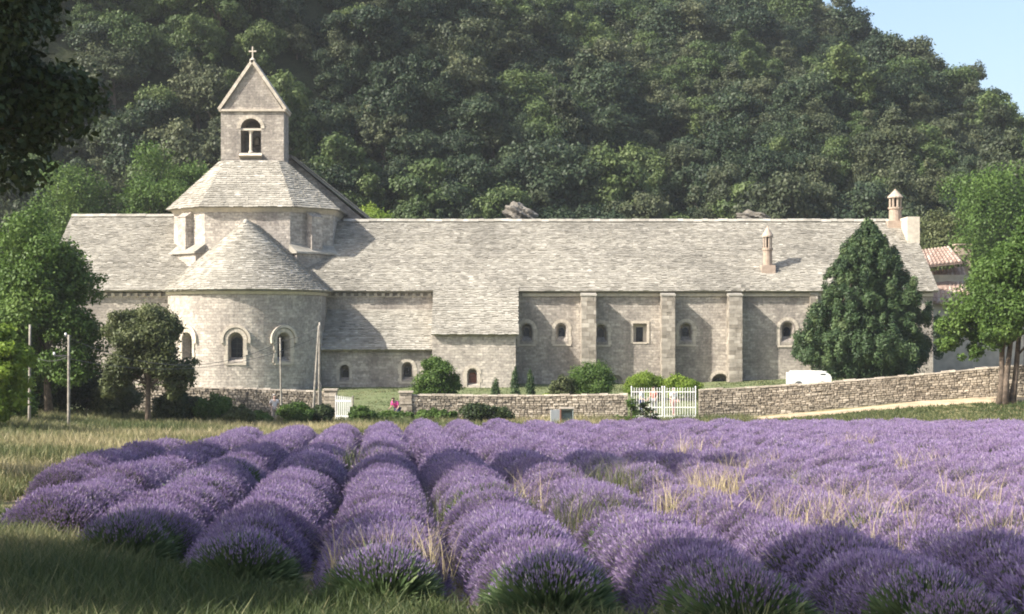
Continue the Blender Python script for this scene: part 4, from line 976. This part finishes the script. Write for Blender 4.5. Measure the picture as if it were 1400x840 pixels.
# larger sunlit trees just behind the transept and behind the house
for i, (px, Y, top, w, mt) in enumerate(((98, 152, 205, 9, 'lf_mid'), (150, 156, 232, 8, 'lf_olive'), (205, 154, 186, 9.5, 'lf_mid'), (262, 158, 205, 8, 'lf_mid'), (300, 160, 238, 6, 'lf_olive'), (500, 160, 262, 6, 'lf_bright'), (1372, 150, 205, 11, 'lf_mid'), (1290, 158, 268, 7, 'lf_olive'))):
    x = WX(px, Y); zb = GZ(x, Y); H = max(4, WZ(top, Y)-zb)
    tree('valley_tree', ['fresh green tree behind the left end of the transept roof', 'olive-toned tree behind the transept ridge', 'tall lit green tree rising behind the transept roof', 'lit green tree left of the bell tower', 'olive tree crown just left of the tower roof', 'small bright tree right of the tower roof', 'broad pale green tree on the slope behind the tiled house', 'olive tree behind the ridge chimney end'][i],
         (x, Y, zb), [((0, 0, H*.62), (w/2, w/2, H*.36)), ((w*.2, -w*.1, H*.42), (w*.42, w*.42, H*.3))], 80, 30000, .22, M[mt], 300+i, .25, group='trees at the foot of the hill', rs=(.2, .36))
def rock(label, px, py0, py1, Y, w, seed):
    rng = np.random.default_rng(seed); bm = bmesh.new(); bmesh.ops.create_icosphere(bm, subdivisions=4, radius=1)
    c = W(px, (py0+py1)/2, Y); h = (py1-py0)*Y/F/2
    for v in bm.verts:
        p = v.co; d = 1+.16*math.sin(p.x*5+seed)*math.sin(p.y*6)+.12*math.sin(p.z*9+p.x*7)+.05*math.sin(p.x*21)*math.sin(p.z*18)
        v.co = Vector((p.x*w*d+(.35*w*-p.z), p.y*2.2*d, p.z*h*1.3*d))
    me = bpy.data.meshes.new('rock_outcrop'); bm.to_mesh(me); bm.free(); o = link('rock_outcrop', me, M['rock'], None, c); tag(o, label, 'rock')
rock('pale limestone outcrop among the oaks above the long roof ridge', 712, 282, 310, 163, 1.5, 3)
rock('pale bare rock patch above the ridge near the chimneys', 1030, 292, 308, 160, 1.5, 5)

# ------------------------------------------------------------------ poles and cables
def pole(label, p0, p1, Y0, Y1=None, r=.07, arms=()):
    Y1 = Y1 or Y0; a = Vector(gpt(p0[0], Y0)); b = W(p1[0], p1[1], Y1); root = empty('telegraph_pole', a)
    mb = MB(); n_ = 5; mb.tube([Vector((0, 0, -.2))]+[(b-a)*(i/n_) for i in range(1, n_+1)], [r*1.15]+[r*(1.12-.34*i/n_) for i in range(1, n_+1)], 8); mb.build('shaft', M['pole'], root, uv=False, smooth=True)
    for f, l in arms:
        c = (b-a)*f; mb = MB(); mb.box(c.x-l, c.x+.1, c.y-.04, c.y+.04, c.z-.03, c.z+.03); ar = mb.build('bracket', M['iron'], root)
        mb = MB(); mb.lathe((c.x-l+.05, c.y), [(.03, c.z+.031), (.06, c.z+.07), (.05, c.z+.15), (.02, c.z+.17)], 8); mb.build('insulator', M['white'], ar)
    tag(root, label, 'pole', 'telegraph poles'); return b
t1 = pole('telegraph pole with low bracket beside the yellow-green tree', (40, 597), (41, 444), 77, arms=((.72, .85),))
t2 = pole('grey telegraph pole with brackets in the dry meadow', (94, 597), (94, 458), 77, arms=((.985, .2), (.78, .75)))
t3 = pole('single slim telegraph pole in front of the apse', (385, 578), (383, 462), 94, r=.06)
t4 = pole('leaning telegraph pole braced against its upright neighbour', (427, 582), (436, 445), 94)
t5 = pole('upright telegraph pole at the corner of the apse', (436, 582), (437, 441), 94.4)
pole('short wooden post beside the upright telegraph pole', (440, 582), (438.5, 523), 94.2, r=.05)
def cable(label, a, b, sag, r=.014):
    a, b = Vector(a), Vector(b); pts = [a.lerp(b, i/24)-Vector((0, 0, sag*4*(i/24)*(1-i/24))) for i in range(25)]
    mb = MB(); mb.tube([p-a for p in pts], r, 5); o = mb.build('overhead_cable', M['cable'], None, uv=False); o.location = a; tag(o, label, 'cable', 'overhead cables')
cable('overhead cable from the upright pole down to the slim pole', t5-Vector((0, 0, .25)), t3-Vector((0, 0, .2)), .12)
cable('upper overhead cable sagging left from the slim pole', t3-Vector((0, 0, .25)), t2-Vector((.1, 0, .1)), 1.35)
cable('lower overhead cable sagging from the leaning poles across the apse', t5-Vector((0, 0, .8)), t2-Vector((.6, 0, 1.0)), 1.2)
cable('overhead cable between the two poles in the meadow', t2-Vector((0, 0, 1.0)), t1-Vector((0, 0, 1.4)), .3)
cable('thin cable leaving the left meadow pole', t1-Vector((.6, 0, 1.4)), t1+Vector((-9, -4, -.6)), .4)

# ------------------------------------------------------------------ white van behind the long wall, utility box, hose
def van():
    Y = 113.0; x0, x1 = WX(1078, Y), WX(1133, Y); zt = WZ(508.5, Y); zb = GZ((x0+x1)/2, Y); root = empty('parked_van', ((x0+x1)/2, Y, zb))
    xm = (x0+x1)/2; L_ = (x1-x0); wd_ = 1.9
    prof = [(x0, zb+.35), (x1, zb+.35), (x1+.02, zb+.9), (x1-.1, zb+1.1), (x1-.3, zt-.05), (x1-.45, zt), (x0+.25, zt), (x0+.05, zt-.18), (x0, zb+1.2)]
    mb = MB(); mb.prism(prof, Y-wd_/2, Y+wd_/2); mb.build('body', M['white'], root)
    mb = MB(); mb.box(x1-.75, x1-.4, Y-wd_/2-.012, Y-wd_/2+.02, zb+1.15, zt-.2); mb.build('side_window', M['glass'], root)
    mb = MB(); mb.box(x0+.2, x1-.3, Y-.8, Y-.75, zt+.02, zt+.06); mb.box(x0+.2, x1-.3, Y+.75, Y+.8, zt+.02, zt+.06)
    for q in (.3, 1.2, 2.0): mb.box(x0+q, x0+q+.05, Y-.8, Y+.8, zt-.01, zt+.03)
    mb.build('roof_rack', M['white'], root)
    for q in (.55, L_-.6):
        for yy in (Y-wd_/2-.01, Y+wd_/2-.19):
            mb = MB(); mb.tube([(x0+q, yy, zb+.32), (x0+q, yy+.2, zb+.32)], .32, 16); wh = mb.build('wheel', M['cable'], root)
            mb = MB(); mb.tube([(x0+q, yy-.01, zb+.32), (x0+q, yy+.21, zb+.32)], .18, 12); mb.build('rim', M['iron'], wh)
    tag(root, 'white van parked behind the long garden wall beside the conifer', 'van'); settle(root)
van()
def utility():
    Y = 92.0; b = gpt(776, Y); root = empty('utility_box', b); x0, x1 = WX(766, Y)-b[0], WX(784, Y)-b[0]; h = WZ(559, Y)-b[2]
    mb = MB(); mb.box(x0, x1, -.02, .5, -.1, h); cut = MB(); cut.box(x0+.06, x1-.06, -.2, .35, .12, h-.08); me = boolean(mb.mesh('box'), cut); box_uv(me)
    link('cabinet', me, m_plain('greenish_grey_cabinet', (.20, .24, .23), .7), root)
    mb = MB(); mb.box(x0+.12, x1-.14, .25, .34, .3, h-.25); mb.build('meter', m_plain('dull_blue_meter', (.12, .17, .17), .5), root)
    mb = MB(); mb.obox((x0-.28, -.14, h/2), (-.28, -.13, 0), (.005, -.012, 0), (0, 0, h/2-.04)); mb.build('open_door', M['white'], root)
    mb = MB(); mb.box(x0-.02, x0+.05, -.06, -.021, -.05, h-.02); mb.build('door_post', m_plain('rust_brown', (.22, .10, .06), .8), root)
    mb = MB(); mb.box(x0-.06, x1+.06, -.08, .55, h, h+.06); mb.build('roof_slab', M['dressed'], root, uv=False)
    tag(root, 'open utility box with white door below the garden wall', 'utility box')
utility()
mb = MB(); Y = 91; base = Vector(gpt(642, Y)); pts = []
for i, (px, py) in enumerate(((641, 577), (648, 582), (655, 584.5), (663, 584), (671, 580), (676, 581.5), (682, 578), (685, 576.5))):
    p = W(px, py, Y); pts.append(p-base)
mb.tube(pts, .03, 6); o = mb.build('white_rope', M['white'], None, uv=False); o.location = base; tag(o, 'slack white rope strung low beside the hedge end', 'rope')
for px in (641, 685):
    b = Vector(gpt(px, Y)); mb = MB(); mb.tube([(0, 0, -.1), (0, 0, WZ(575, Y)-b.z)], .03, 6)
    o = mb.build('wooden_stake', M['pole'], None, uv=False); o.location = b; tag(o, 'thin wooden stake holding one end of the slack white rope', 'stake', 'stakes holding the rope')

# ------------------------------------------------------------------ people
def skin_mesh(joints, edges, rad, name, sub=2, root=0):
    me = bpy.data.meshes.new(name); me.from_pydata(joints, edges, []); o = bpy.data.objects.new(name, me); COL.objects.link(o)
    o.modifiers.new('s', 'SKIN').use_smooth_shade = True
    sv = me.skin_vertices[0].data
    for i, r in enumerate(rad): sv[i].radius = (r, r) if not isinstance(r, tuple) else r
    for i in range(len(rad)): sv[i].use_root = (i == root)
    o.modifiers.new('u', 'SUBSURF').levels = sub
    out = bpy.data.meshes.new_from_object(o.evaluated_get(bpy.context.evaluated_depsgraph_get())); bpy.data.objects.remove(o); return out
SKIN = m_plain('skin', (.50, .33, .25), .6, .05, 4)
def person(label, px, Y, rz, shirt, trousers, hair, crouch=False, armbend=.3, stride=.12, h=1.7):
    b = gpt(px, Y); root = empty('person', b, rz); k = h/1.7
    if not crouch:
        hip, kneeL, kneeR, ankL, ankR = (0, 0, .92), (-.11, -stride*.6, .50), (.11, stride*.4, .50), (-.11, -stride, .08), (.11, stride, .08)
        chest, neck, head = (0, -.01, 1.28), (0, 0, 1.45), (0, -.02, 1.57)
    else:
        hip, kneeL, kneeR, ankL, ankR = (0, .22, .80), (-.12, -.02, .46), (.12, .02, .46), (-.12, .10, .08), (.12, .14, .08)
        chest, neck, head = (0, -.10, 1.08), (0, -.22, 1.22), (0, -.31, 1.30)
    cz = chest[2]
    shL, shR = (-.19, chest[1], cz+.1), (.19, chest[1], cz+.1)
    elL, elR = (-.27, chest[1]+.02, cz-.18), (.27, chest[1]+.02, cz-.18)
    haL, haR = (-.24, chest[1]-armbend, cz-.32), (.24, chest[1]-armbend*.6, cz-.36)
    J = [hip, (0, (hip[1]+chest[1])/2, (hip[2]+chest[2])/2), chest, neck, (head[0], head[1], head[2]-.03), (head[0], head[1], head[2]+.08),
         (-.10, hip[1], hip[2]-.04), kneeL, ankL, (ankL[0], ankL[1]-.17, .04), (.10, hip[1], hip[2]-.04), kneeR, ankR, (ankR[0], ankR[1]-.17, .04),
         shL, elL, haL, shR, elR, haR, (head[0], head[1]-.1, head[2]+.01)]
    rad = [(.15, .11), (.13, .10), (.16, .11), .055, (.075, .09), (.075, .09), .09, .06, .042, .035, .09, .06, .042, .035, .06, .042, .03, .06, .042, .03, .018]
    E = [(0, 1), (1, 2), (2, 3), (3, 4), (4, 5), (0, 6), (6, 7), (7, 8), (8, 9), (0, 10), (10, 11), (11, 12), (12, 13), (2, 14), (14, 15), (15, 16), (2, 17), (17, 18), (18, 19), (4, 20)]
    for hi, s_ in ((16, -1), (19, 1)):                       # palm, four fingers and a thumb
        hx, hy, hz = J[hi]; pi = len(J); J.append((hx, hy-.05, hz-.04)); rad.append((.036, .02)); E.append((hi, pi))
        for q in range(4):
            f0 = len(J); ox = (q-1.5)*.019; ln = (.055, .065, .062, .048)[q]
            J.append((hx+ox, hy-.09, hz-.075)); J.append((hx+ox, hy-.09-ln*.5, hz-.08-ln)); rad += [.009, .008]; E += [(pi, f0), (f0, f0+1)]
        f0 = len(J); J.append((hx-s_*.045, hy-.06, hz-.05)); J.append((hx-s_*.05, hy-.09, hz-.085)); rad += [.01, .009]; E += [(pi, f0), (f0, f0+1)]
    sc = lambda P: [tuple(c*k for c in p) for p in P]
    link('body', skin_mesh(sc(J), E, rad, 'body'), SKIN, root)
    fat = lambda r, d: tuple(x+d for x in r) if isinstance(r, tuple) else r+d
    I = [0, 1, 2, 14, 15, 17, 18]; mp = {v: i for i, v in enumerate(I)}
    lerp = lambda a, b, f: tuple(a[i]+(b[i]-a[i])*f for i in range(3))
    js = [J[i] for i in I]; js[4] = lerp(J[14], J[15], .75); js[6] = lerp(J[17], J[18], .75); js.append(lerp(J[2], J[3], .55)); rs_ = [fat(rad[i], .022) for i in I]+[.085]
    es = [(mp[a], mp[c]) for a, c in E if a in mp and c in mp]+[(2, 7)]
    link('shirt', skin_mesh(sc(js), es, rs_, 'shirt'), shirt, root)
    I = [0, 6, 7, 8, 10, 11, 12]; mp = {v: i for i, v in enumerate(I)}
    js = [J[i] for i in I]; rs_ = [fat(rad[i], .02) for i in I]; es = [(mp[a], mp[c]) for a, c in E if a in mp and c in mp]
    link('trousers', skin_mesh(sc(js), es, rs_, 'trousers'), trousers, root)
    bm = bmesh.new(); bmesh.ops.create_uvsphere(bm, u_segments=14, v_segments=10, radius=1)
    for v in bm.verts: v.co = Vector((head[0]*k+v.co.x*.098, head[1]*k+.022+v.co.y*.112, head[2]*k+.062+v.co.z*.105))
    bmesh.ops.delete(bm, geom=[v for v in bm.verts if v.co.y < head[1]*k-.045 and v.co.z < head[2]*k+.10], context='VERTS')
    me = bpy.data.meshes.new('hair'); bm.to_mesh(me); bm.free(); link('hair', me, hair, root)
    tag(root, label, 'person'); return root
cl = lambda n, c: m_plain(n, c, .85, .08, 6)
HB, HG, HBL = cl('hair_brown', (.09, .05, .03)), cl('hair_grey', (.5, .47, .43)), cl('hair_dark', (.03, .025, .02))
person('person in a white top standing behind the bushes by the low wall', 375, 94.6, .4, cl('white_cotton', (.75, .70, .68)), cl('pale_trousers', (.5, .42, .36)), HG, h=1.72)
person('person in a bright pink top bending in the wall opening', 541, 96.6, -.5, cl('pink_cotton', (.72, .07, .32)), cl('dark_denim', (.06, .07, .12)), HB, crouch=True)
person('person in a white shirt behind the railing gate', 921, 101, .5, cl('white_shirt', (.78, .76, .74)), cl('faded_pink_trousers', (.5, .26, .24)), HG, h=1.72)
person('person in a red top behind the railing gate', 894, 103, -.6, cl('red_shirt', (.5, .12, .09)), cl('grey_trousers', (.2, .2, .22)), HB, h=1.66)
person('person in navy trousers and pale top at the left side of the gate', 877, 101.5, 1.2, cl('pale_blue_shirt', (.6, .64, .7)), cl('navy_trousers', (.04, .05, .14)), HBL, h=1.7)

# ------------------------------------------------------------------ lavender
M['lav_leaf'] = m_leaf('lavender_leaf', [(0, (.075, .105, .045)), (.5, (.13, .165, .075)), (1, (.24, .25, .13))], .2)
M['lav_leafg'] = m_leaf('lavender_green_leaf', [(0, (.06, .10, .042)), (.5, (.105, .155, .065)), (1, (.19, .24, .11))], .2)
M['lav_flower'] = m_leaf('lavender_flower', [(0, (.20, .14, .26)), (.5, (.325, .24, .415)), (.85, (.45, .36, .52)), (1, (.56, .50, .52))], .2, .12)
def lav_variant(seed, ns, fat, green=0.0, rx=.81, ry=.78, h=.75, nf=800):
    rng = np.random.default_rng(seed)
    def dome(n, lowz):
        z = rng.uniform(lowz, 1, n); a = rng.uniform(0, 2*PI, n); r = np.sqrt(1-z*z); return np.stack([r*np.cos(a), r*np.sin(a), z], 1)
    sc = np.array([rx, ry, h])
    # foliage: leaf blades from the crown of the plant out to the inner dome
    d = dome(nf, -.05); d[:, 2] = np.clip(d[:, 2], .02, 1); k = rng.uniform(.58, .80, (nf, 1))*(1+green*.28); tip = d*sc*k+rng.normal(0, .02, (nf, 3)); tip[:, 2] = np.maximum(tip[:, 2], .02)
    base = tip*rng.uniform(.35, .62, (nf, 1)); sd = np.cross(d, rng.normal(size=(nf, 3))); sd /= np.linalg.norm(sd, axis=1)[:, None]
    w = .028*fat**.5*rng.uniform(.7, 1.4, (nf, 1)); mid = (base+tip)/2+sd*w*.4
    V1 = np.stack([base, mid+sd*w, tip, mid-sd*w], 1).reshape(-1, 3); F1 = np.arange(nf*4).reshape(nf, 4); v1 = np.repeat(np.clip(rng.normal(.5, .2, nf), 0, 1), 4)
    # stalks and flower spikes
    d = dome(ns, .03)
    if green:
        keepm = rng.random(ns) > green*np.clip((.93-d[:, 2])*2.3*(d[:, 1] < .45), 0, .97); d = d[keepm]; ns = len(d)
    lump = 1+.05*np.sin(d[:, 0]*6+seed)*np.cos(d[:, 1]*5+seed*2)
    e = d*sc*(lump*rng.normal(.93, .055, ns))[:, None]; dd = d+np.array([0, 0, .45])+rng.normal(0, .16, (ns, 3)); dd /= np.linalg.norm(dd, axis=1)[:, None]
    ln = rng.uniform(.032, .075, (ns, 1))*fat**.5; e[:, 2] = np.maximum(e[:, 2], .05); tip = e+dd*ln
    sd = np.cross(dd, rng.normal(size=(ns, 3))); sd /= np.linalg.norm(sd, axis=1)[:, None]; sd2 = np.cross(dd, sd); w = .0078*fat*rng.uniform(.75, 1.25, (ns, 1))
    mid = e+dd*ln*.4
    # spike: two crossed lozenges
    V2 = np.stack([e, mid+sd*w, tip, mid-sd*w, e, mid+sd2*w, tip, mid-sd2*w], 1).reshape(-1, 3); F2 = np.arange(ns*8).reshape(ns*2, 4)
    v2 = np.repeat(np.clip(rng.normal(.52, .22, ns), 0, 1), 8)
    sb = e*.72; sw = .0035*fat**.5
    V3 = np.stack([sb-sd*sw, sb+sd*sw, e+dd*ln*.2+sd*sw*.6, e+dd*ln*.2-sd*sw*.6], 1).reshape(-1, 3); F3 = np.arange(ns*4).reshape(ns, 4); v3 = np.repeat(rng.uniform(.3, .9, ns), 4)
    fol = np_mesh('foliage', np.concatenate([V1, V3]), np.concatenate([F1, F3+len(V1)]), np.concatenate([v1, v3]))
    flo = np_mesh('bloom', V2, F2, v2)
    fol.materials.append(M['lav_leafg'] if green else M['lav_leaf']); flo.materials.append(M['lav_flower'])
    nA = len(V1)+len(V3)
    joined = np_mesh('lavender', np.concatenate([V1, V3, V2]), np.concatenate([F1, F3+len(V1), F2+nA]), np.concatenate([v1, v3, v2]), mat_idx=np.concatenate([np.zeros(len(F1)+len(F3), int), np.ones(len(F2), int)]))
    joined.materials.append(M['lav_leaf']); joined.materials.append(M['lav_flower'])
    return fol, flo, joined
NEAR = [lav_variant(401+i, 7500, 1.0) for i in range(5)]
GREEN = [lav_variant(451+i, 6000, 1.0, green=1.25, nf=3200) for i in range(3)]
FARV = [lav_variant(421+i, 2200, 1.8, nf=400) for i in range(4)]
lav_col = bpy.data.collections.new('lavender_variants')
for i, (a, b, j) in enumerate(FARV): o = bpy.data.objects.new('lv%02d' % i, j); lav_col.objects.link(o)
plants = []
for k in range(-4, 24):
    y0 = float(np.interp(k, [-4, -3, -2, -1, 0, 1, 2, 4, 23], [36, 26.5, 22.3, 19.8, 18.4, 17.3, 16.0, 14.2, 13.2]))+R.uniform(-.4, .4); y1 = {-4: 53, -3: 65, -2: 69, -1: 71, 0: 73}.get(k, min(74+k*1.5, 78.5))+R.uniform(-1, 1)
    y = y0
    while y < y1:
        x = 1.8*k+ROWDX*y+R.normal(0, .05); px = CX+F*x/y
        if -80 < px < 1950 and R.random() > .012: plants.append((y, x, k, y < y0+.8))
        y += R.uniform(.6, .8)
plants.sort()
n_ind = 0; rest = []; ORD = 'first second third fourth fifth sixth seventh eighth ninth tenth eleventh twelfth thirteenth fourteenth fifteenth sixteenth seventeenth eighteenth nineteenth twentieth'.split()+['far']*20
for y, x, k, first in plants:
    sc = R.uniform(.9, 1.08)*(1+.05*math.sin(y*.9+k)); rz = -ROWDX*0+R.uniform(-.25, .25)+(PI if R.random() < .5 and not first else 0)
    px = CX+F*x/y; z = GZ(x, y)
    if n_ind < 300 and -40 < px < 1440:
        n_ind += 1; gr = (first and k >= -2) or R.random() < .025
        src = GREEN[R.integers(0, 3)] if gr else NEAR[R.integers(0, 5)]
        root = empty('lavender_bush', (x, y, z-.03), rz); root.scale = (sc, sc, sc*R.uniform(.93, 1.1))
        for nm, me in (('foliage', src[0]), ('bloom', src[1])):
            o = bpy.data.objects.new(nm, me); COL.objects.link(o); o.parent = root
        od = ORD[k+4]+' row from the dry meadow'
        if gr: tag(root, 'half-green leafy lavender bush in the '+od, 'lavender', 'half-green bushes in the '+od)
        else: tag(root, 'rounded purple lavender bush in the '+od, 'lavender', 'flowering bushes in the '+od)
    else: rest.append((x, y, z-.03, rz, sc, int(R.integers(0, 4))))
scatter('lavender_rows', rest, lav_col, 'purple lavender rows filling the far part of the field', 'lavender')
print('lavender', len(plants), n_ind)

# ------------------------------------------------------------------ grasses
def blades(P, hgt, nb, rng, wid=.012, lean=.35, tone=None, spread=.12):
    n = len(P); I = np.repeat(np.arange(n), nb); m = len(I)
    a = rng.uniform(0, 2*PI, m); off = np.stack([np.cos(a), np.sin(a), 0*a], 1)*rng.uniform(0, spread, (m, 1)); b = P[I]+off; b[:, 2] -= .03
    h = hgt[I]*rng.uniform(.45, 1.1, m); ln = rng.normal(0, lean, (m, 2))*h[:, None]
    mid = b+np.stack([ln[:, 0]*.35, ln[:, 1]*.35, h*.6], 1); tip = b+np.stack([ln[:, 0], ln[:, 1], h], 1)
    t = rng.uniform(0, 2*PI, m); s = np.stack([np.cos(t), np.sin(t), 0*t], 1)*wid*rng.uniform(.6, 1.4, (m, 1))
    V = np.stack([b-s, b+s, mid+s*.7, tip, mid-s*.7], 1).reshape(-1, 3); i5 = np.arange(m)[:, None]*5; Fc = np.concatenate([i5+np.array([[0, 1, 2]]), i5+np.array([[0, 2, 4]]), i5+np.array([[4, 2, 3]])])
    var = np.clip((tone[I] if tone is not None else .5)+rng.normal(0, .15, m), 0, 1)
    return V, Fc, np.repeat(var, 5)
M['grass'] = m_leaf('meadow_grass', [(0, (.045, .072, .024)), (.35, (.105, .13, .05)), (.65, (.26, .24, .12)), (1, (.46, .39, .24))], .3)
M['straw'] = m_leaf('dry_straw', [(0, (.30, .24, .12)), (.6, (.50, .41, .24)), (1, (.62, .54, .36))], .3)
def lownoise(x, y): return .5+.28*np.sin(x*.35+1.2*np.sin(y*.21))+.22*np.sin(y*.47+x*.17+1)
rng = np.random.default_rng(900)
def grass_stuff(name, label, n, region, hrange, nb, wid, tone_f, spread=.15, lean=.35):
    P = []; 
    while len(P) < n:
        x, y = region(rng)
        if x is None: continue
        P.append((x, y))
    P = np.array(P); z = gz(P[:, 0], P[:, 1]); Q = np.column_stack([P, z]); h = rng.uniform(*hrange, n)*(.7+.6*lownoise(P[:, 0]*2, P[:, 1]*1.5))
    V, Fc, var = blades(Q, h, nb, rng, wid, lean, np.array([tone_f(a, b) for a, b in P]), spread)
    o = link(name, np_mesh(name, V, Fc, var), M['grass']); tag(o, label, 'grass', kind='stuff'); return o
def reg_meadow(r):
    y = 24+74*r.random()**.8; x = r.uniform(-.36*y, 14)
    k = (x-ROWDX*y)/1.8; e = 54 if k < -3.4 else (68 if k < 0 else 78+min(k, 4)*2.2); s = np.interp(k, [-4.6, -3, 0], [34, 24, 16])
    if k > -4.5 and s-.5 < y < e: return None, None
    return x, y
grass_stuff('meadow_grass', 'dry mixed meadow grass beside and beyond the lavender rows', 17000, reg_meadow, (.16, .55), 9, .015, lambda a, b: .22+.62*lownoise(a, b), .25)
def reg_fore(r):
    y = r.uniform(13.5, 30); x = r.uniform(-.35*y, 3)
    k = (x-ROWDX*y)/1.8; s = np.interp(k, [-5, -4, -3, -2, -1, 0, 1, 2], [40, 35, 25.8, 21.6, 19.1, 17.7, 16.6, 15.4])
    return (x, y) if y < s else (None, None)
grass_stuff('foreground_grass', 'tall green grass along the near edge of the lavender field', 9000, reg_fore, (.22, .5), 12, .009, lambda a, b: .05+.5*lownoise(a*2, b*2), .2, .42)
def reg_right(r):
    t = r.uniform(-.1, 1.35); p = WA+wd*(WB-WA).length*t+wn2*r.uniform(3.7, 15); return (p.x, p.y) if p.x < .34*p.y else (None, None)
grass_stuff('bank_grass', 'short green grass on the bank between track and lavender', 7000, reg_right, (.10, .28), 9, .02, lambda a, b: .12+.3*lownoise(a, b), .25)
def reg_lawn(r):
    y = r.uniform(99, 128); x = r.uniform(-24, 40); return x, y
grass_stuff('lawn_grass', 'short mown grass between garden wall and abbey', 9000, reg_lawn, (.05, .14), 7, .03, lambda a, b: .18+.35*lownoise(a*.7, b*.7), .4)
def reg_between(r):
    k = r.integers(-4, 8)+.5; y = 15+58*r.random()**1.6; x = 1.8*k+ROWDX*y+r.normal(0, .13); return x, y
grass_stuff('furrow_grass', 'straw and weeds in the furrows between lavender rows', 5000, reg_between, (.06, .2), 8, .008, lambda a, b: .35+.6*lownoise(a*2, b*2), .2, .7)
def tuft(name, label, group, px, py_crest, n, h, mat, seed, spread, tone=.6):
    s = (py_crest-522)/2.0; Y = F/s; x = WX(px, Y); z = GZ(x, Y); r = np.random.default_rng(seed)
    P = np.column_stack([r.normal(0, spread, n), r.normal(0, spread, n), np.full(n, .25)])
    V, Fc, var = blades(P, np.full(n, h), 8, r, .0042*max(1, Y/25), .34, np.full(n, tone), .08)
    o = link(name, np_mesh(name, V, Fc, var), M[mat], None, (x, Y, z)); tag(o, label, 'grass tuft', group)
for i, (px, py, n, h, sp) in enumerate(((985, 668, 34, .95, .42), (945, 690, 30, .9, .4), (540, 752, 30, .75, .35), (1165, 700, 16, 1.05, .35), (940, 618, 14, 1.0, .4), (1120, 730, 12, 1.0, .35), (1340, 690, 14, 1.1, .45), (1200, 715, 10, 1.05, .3), (1300, 735, 12, 1.1, .4), (735, 680, 9, .95, .3), (1040, 640, 14, .9, .5), (1260, 640, 14, .9, .5), (1180, 610, 16, .85, .6), (1060, 705, 12, .95, .4), (900, 720, 8, .8, .3), (1390, 740, 12, 1.0, .4))):
    tuft('dry_grass_tuft', 'tuft of pale dry straw grass standing out of the lavender', 'straw tufts in the lavender', px, py, n, h, 'straw', 700+i, sp)
for i, (px, py, n, h, sp) in enumerate(((842, 662, 46, .95, .35), (810, 700, 34, .85, .35), (655, 690, 26, .8, .4), (1090, 660, 14, .8, .3), (500, 625, 18, .8, .4))):
    tuft('green_grass_tuft', 'tuft of green grass growing through the lavender', 'green tufts in the lavender', px, py, n, h, 'grass', 730+i, sp, .38)

# trees out of view on the left whose crowns shade the near rows
big_tree('tall field-edge tree whose shadow crosses the second band of rows', -16.0, 15.5, 12.5, 2.2, 801, nl=16000)
big_tree('tall field-edge tree beside the road shading the near right bushes', -9.0, 9.3, 17.0, 4.0, 802, nl=34000, low=.42)
big_tree('broad field-edge tree shading the grass at the near left corner', -12.6, 16.3, 9.0, 4.0, 803, nl=20000)
big_tree('tall dark tree behind the overhanging one at the meadow edge', -21.5, 39, 15.0, 4.2, 804, nl=16000)

# ------------------------------------------------------------------ summer haze in the valley air
mb = MB(); mb.box(-640, 680, -110, 920, -12, 118)
hm, ht, hout = nt('valley_haze'); pv = N(ht, 'ShaderNodeVolumePrincipled', i_Density=.00019, i_Anisotropy=.2); pv.inputs['Color'].default_value = (.86, .92, 1, 1)
ht.links.new(pv.outputs[0], hout.inputs['Volume'])
hz = mb.build('haze', hm, None, uv=False); tag(hz, 'thin pale summer haze filling the valley', 'haze', kind='stuff')
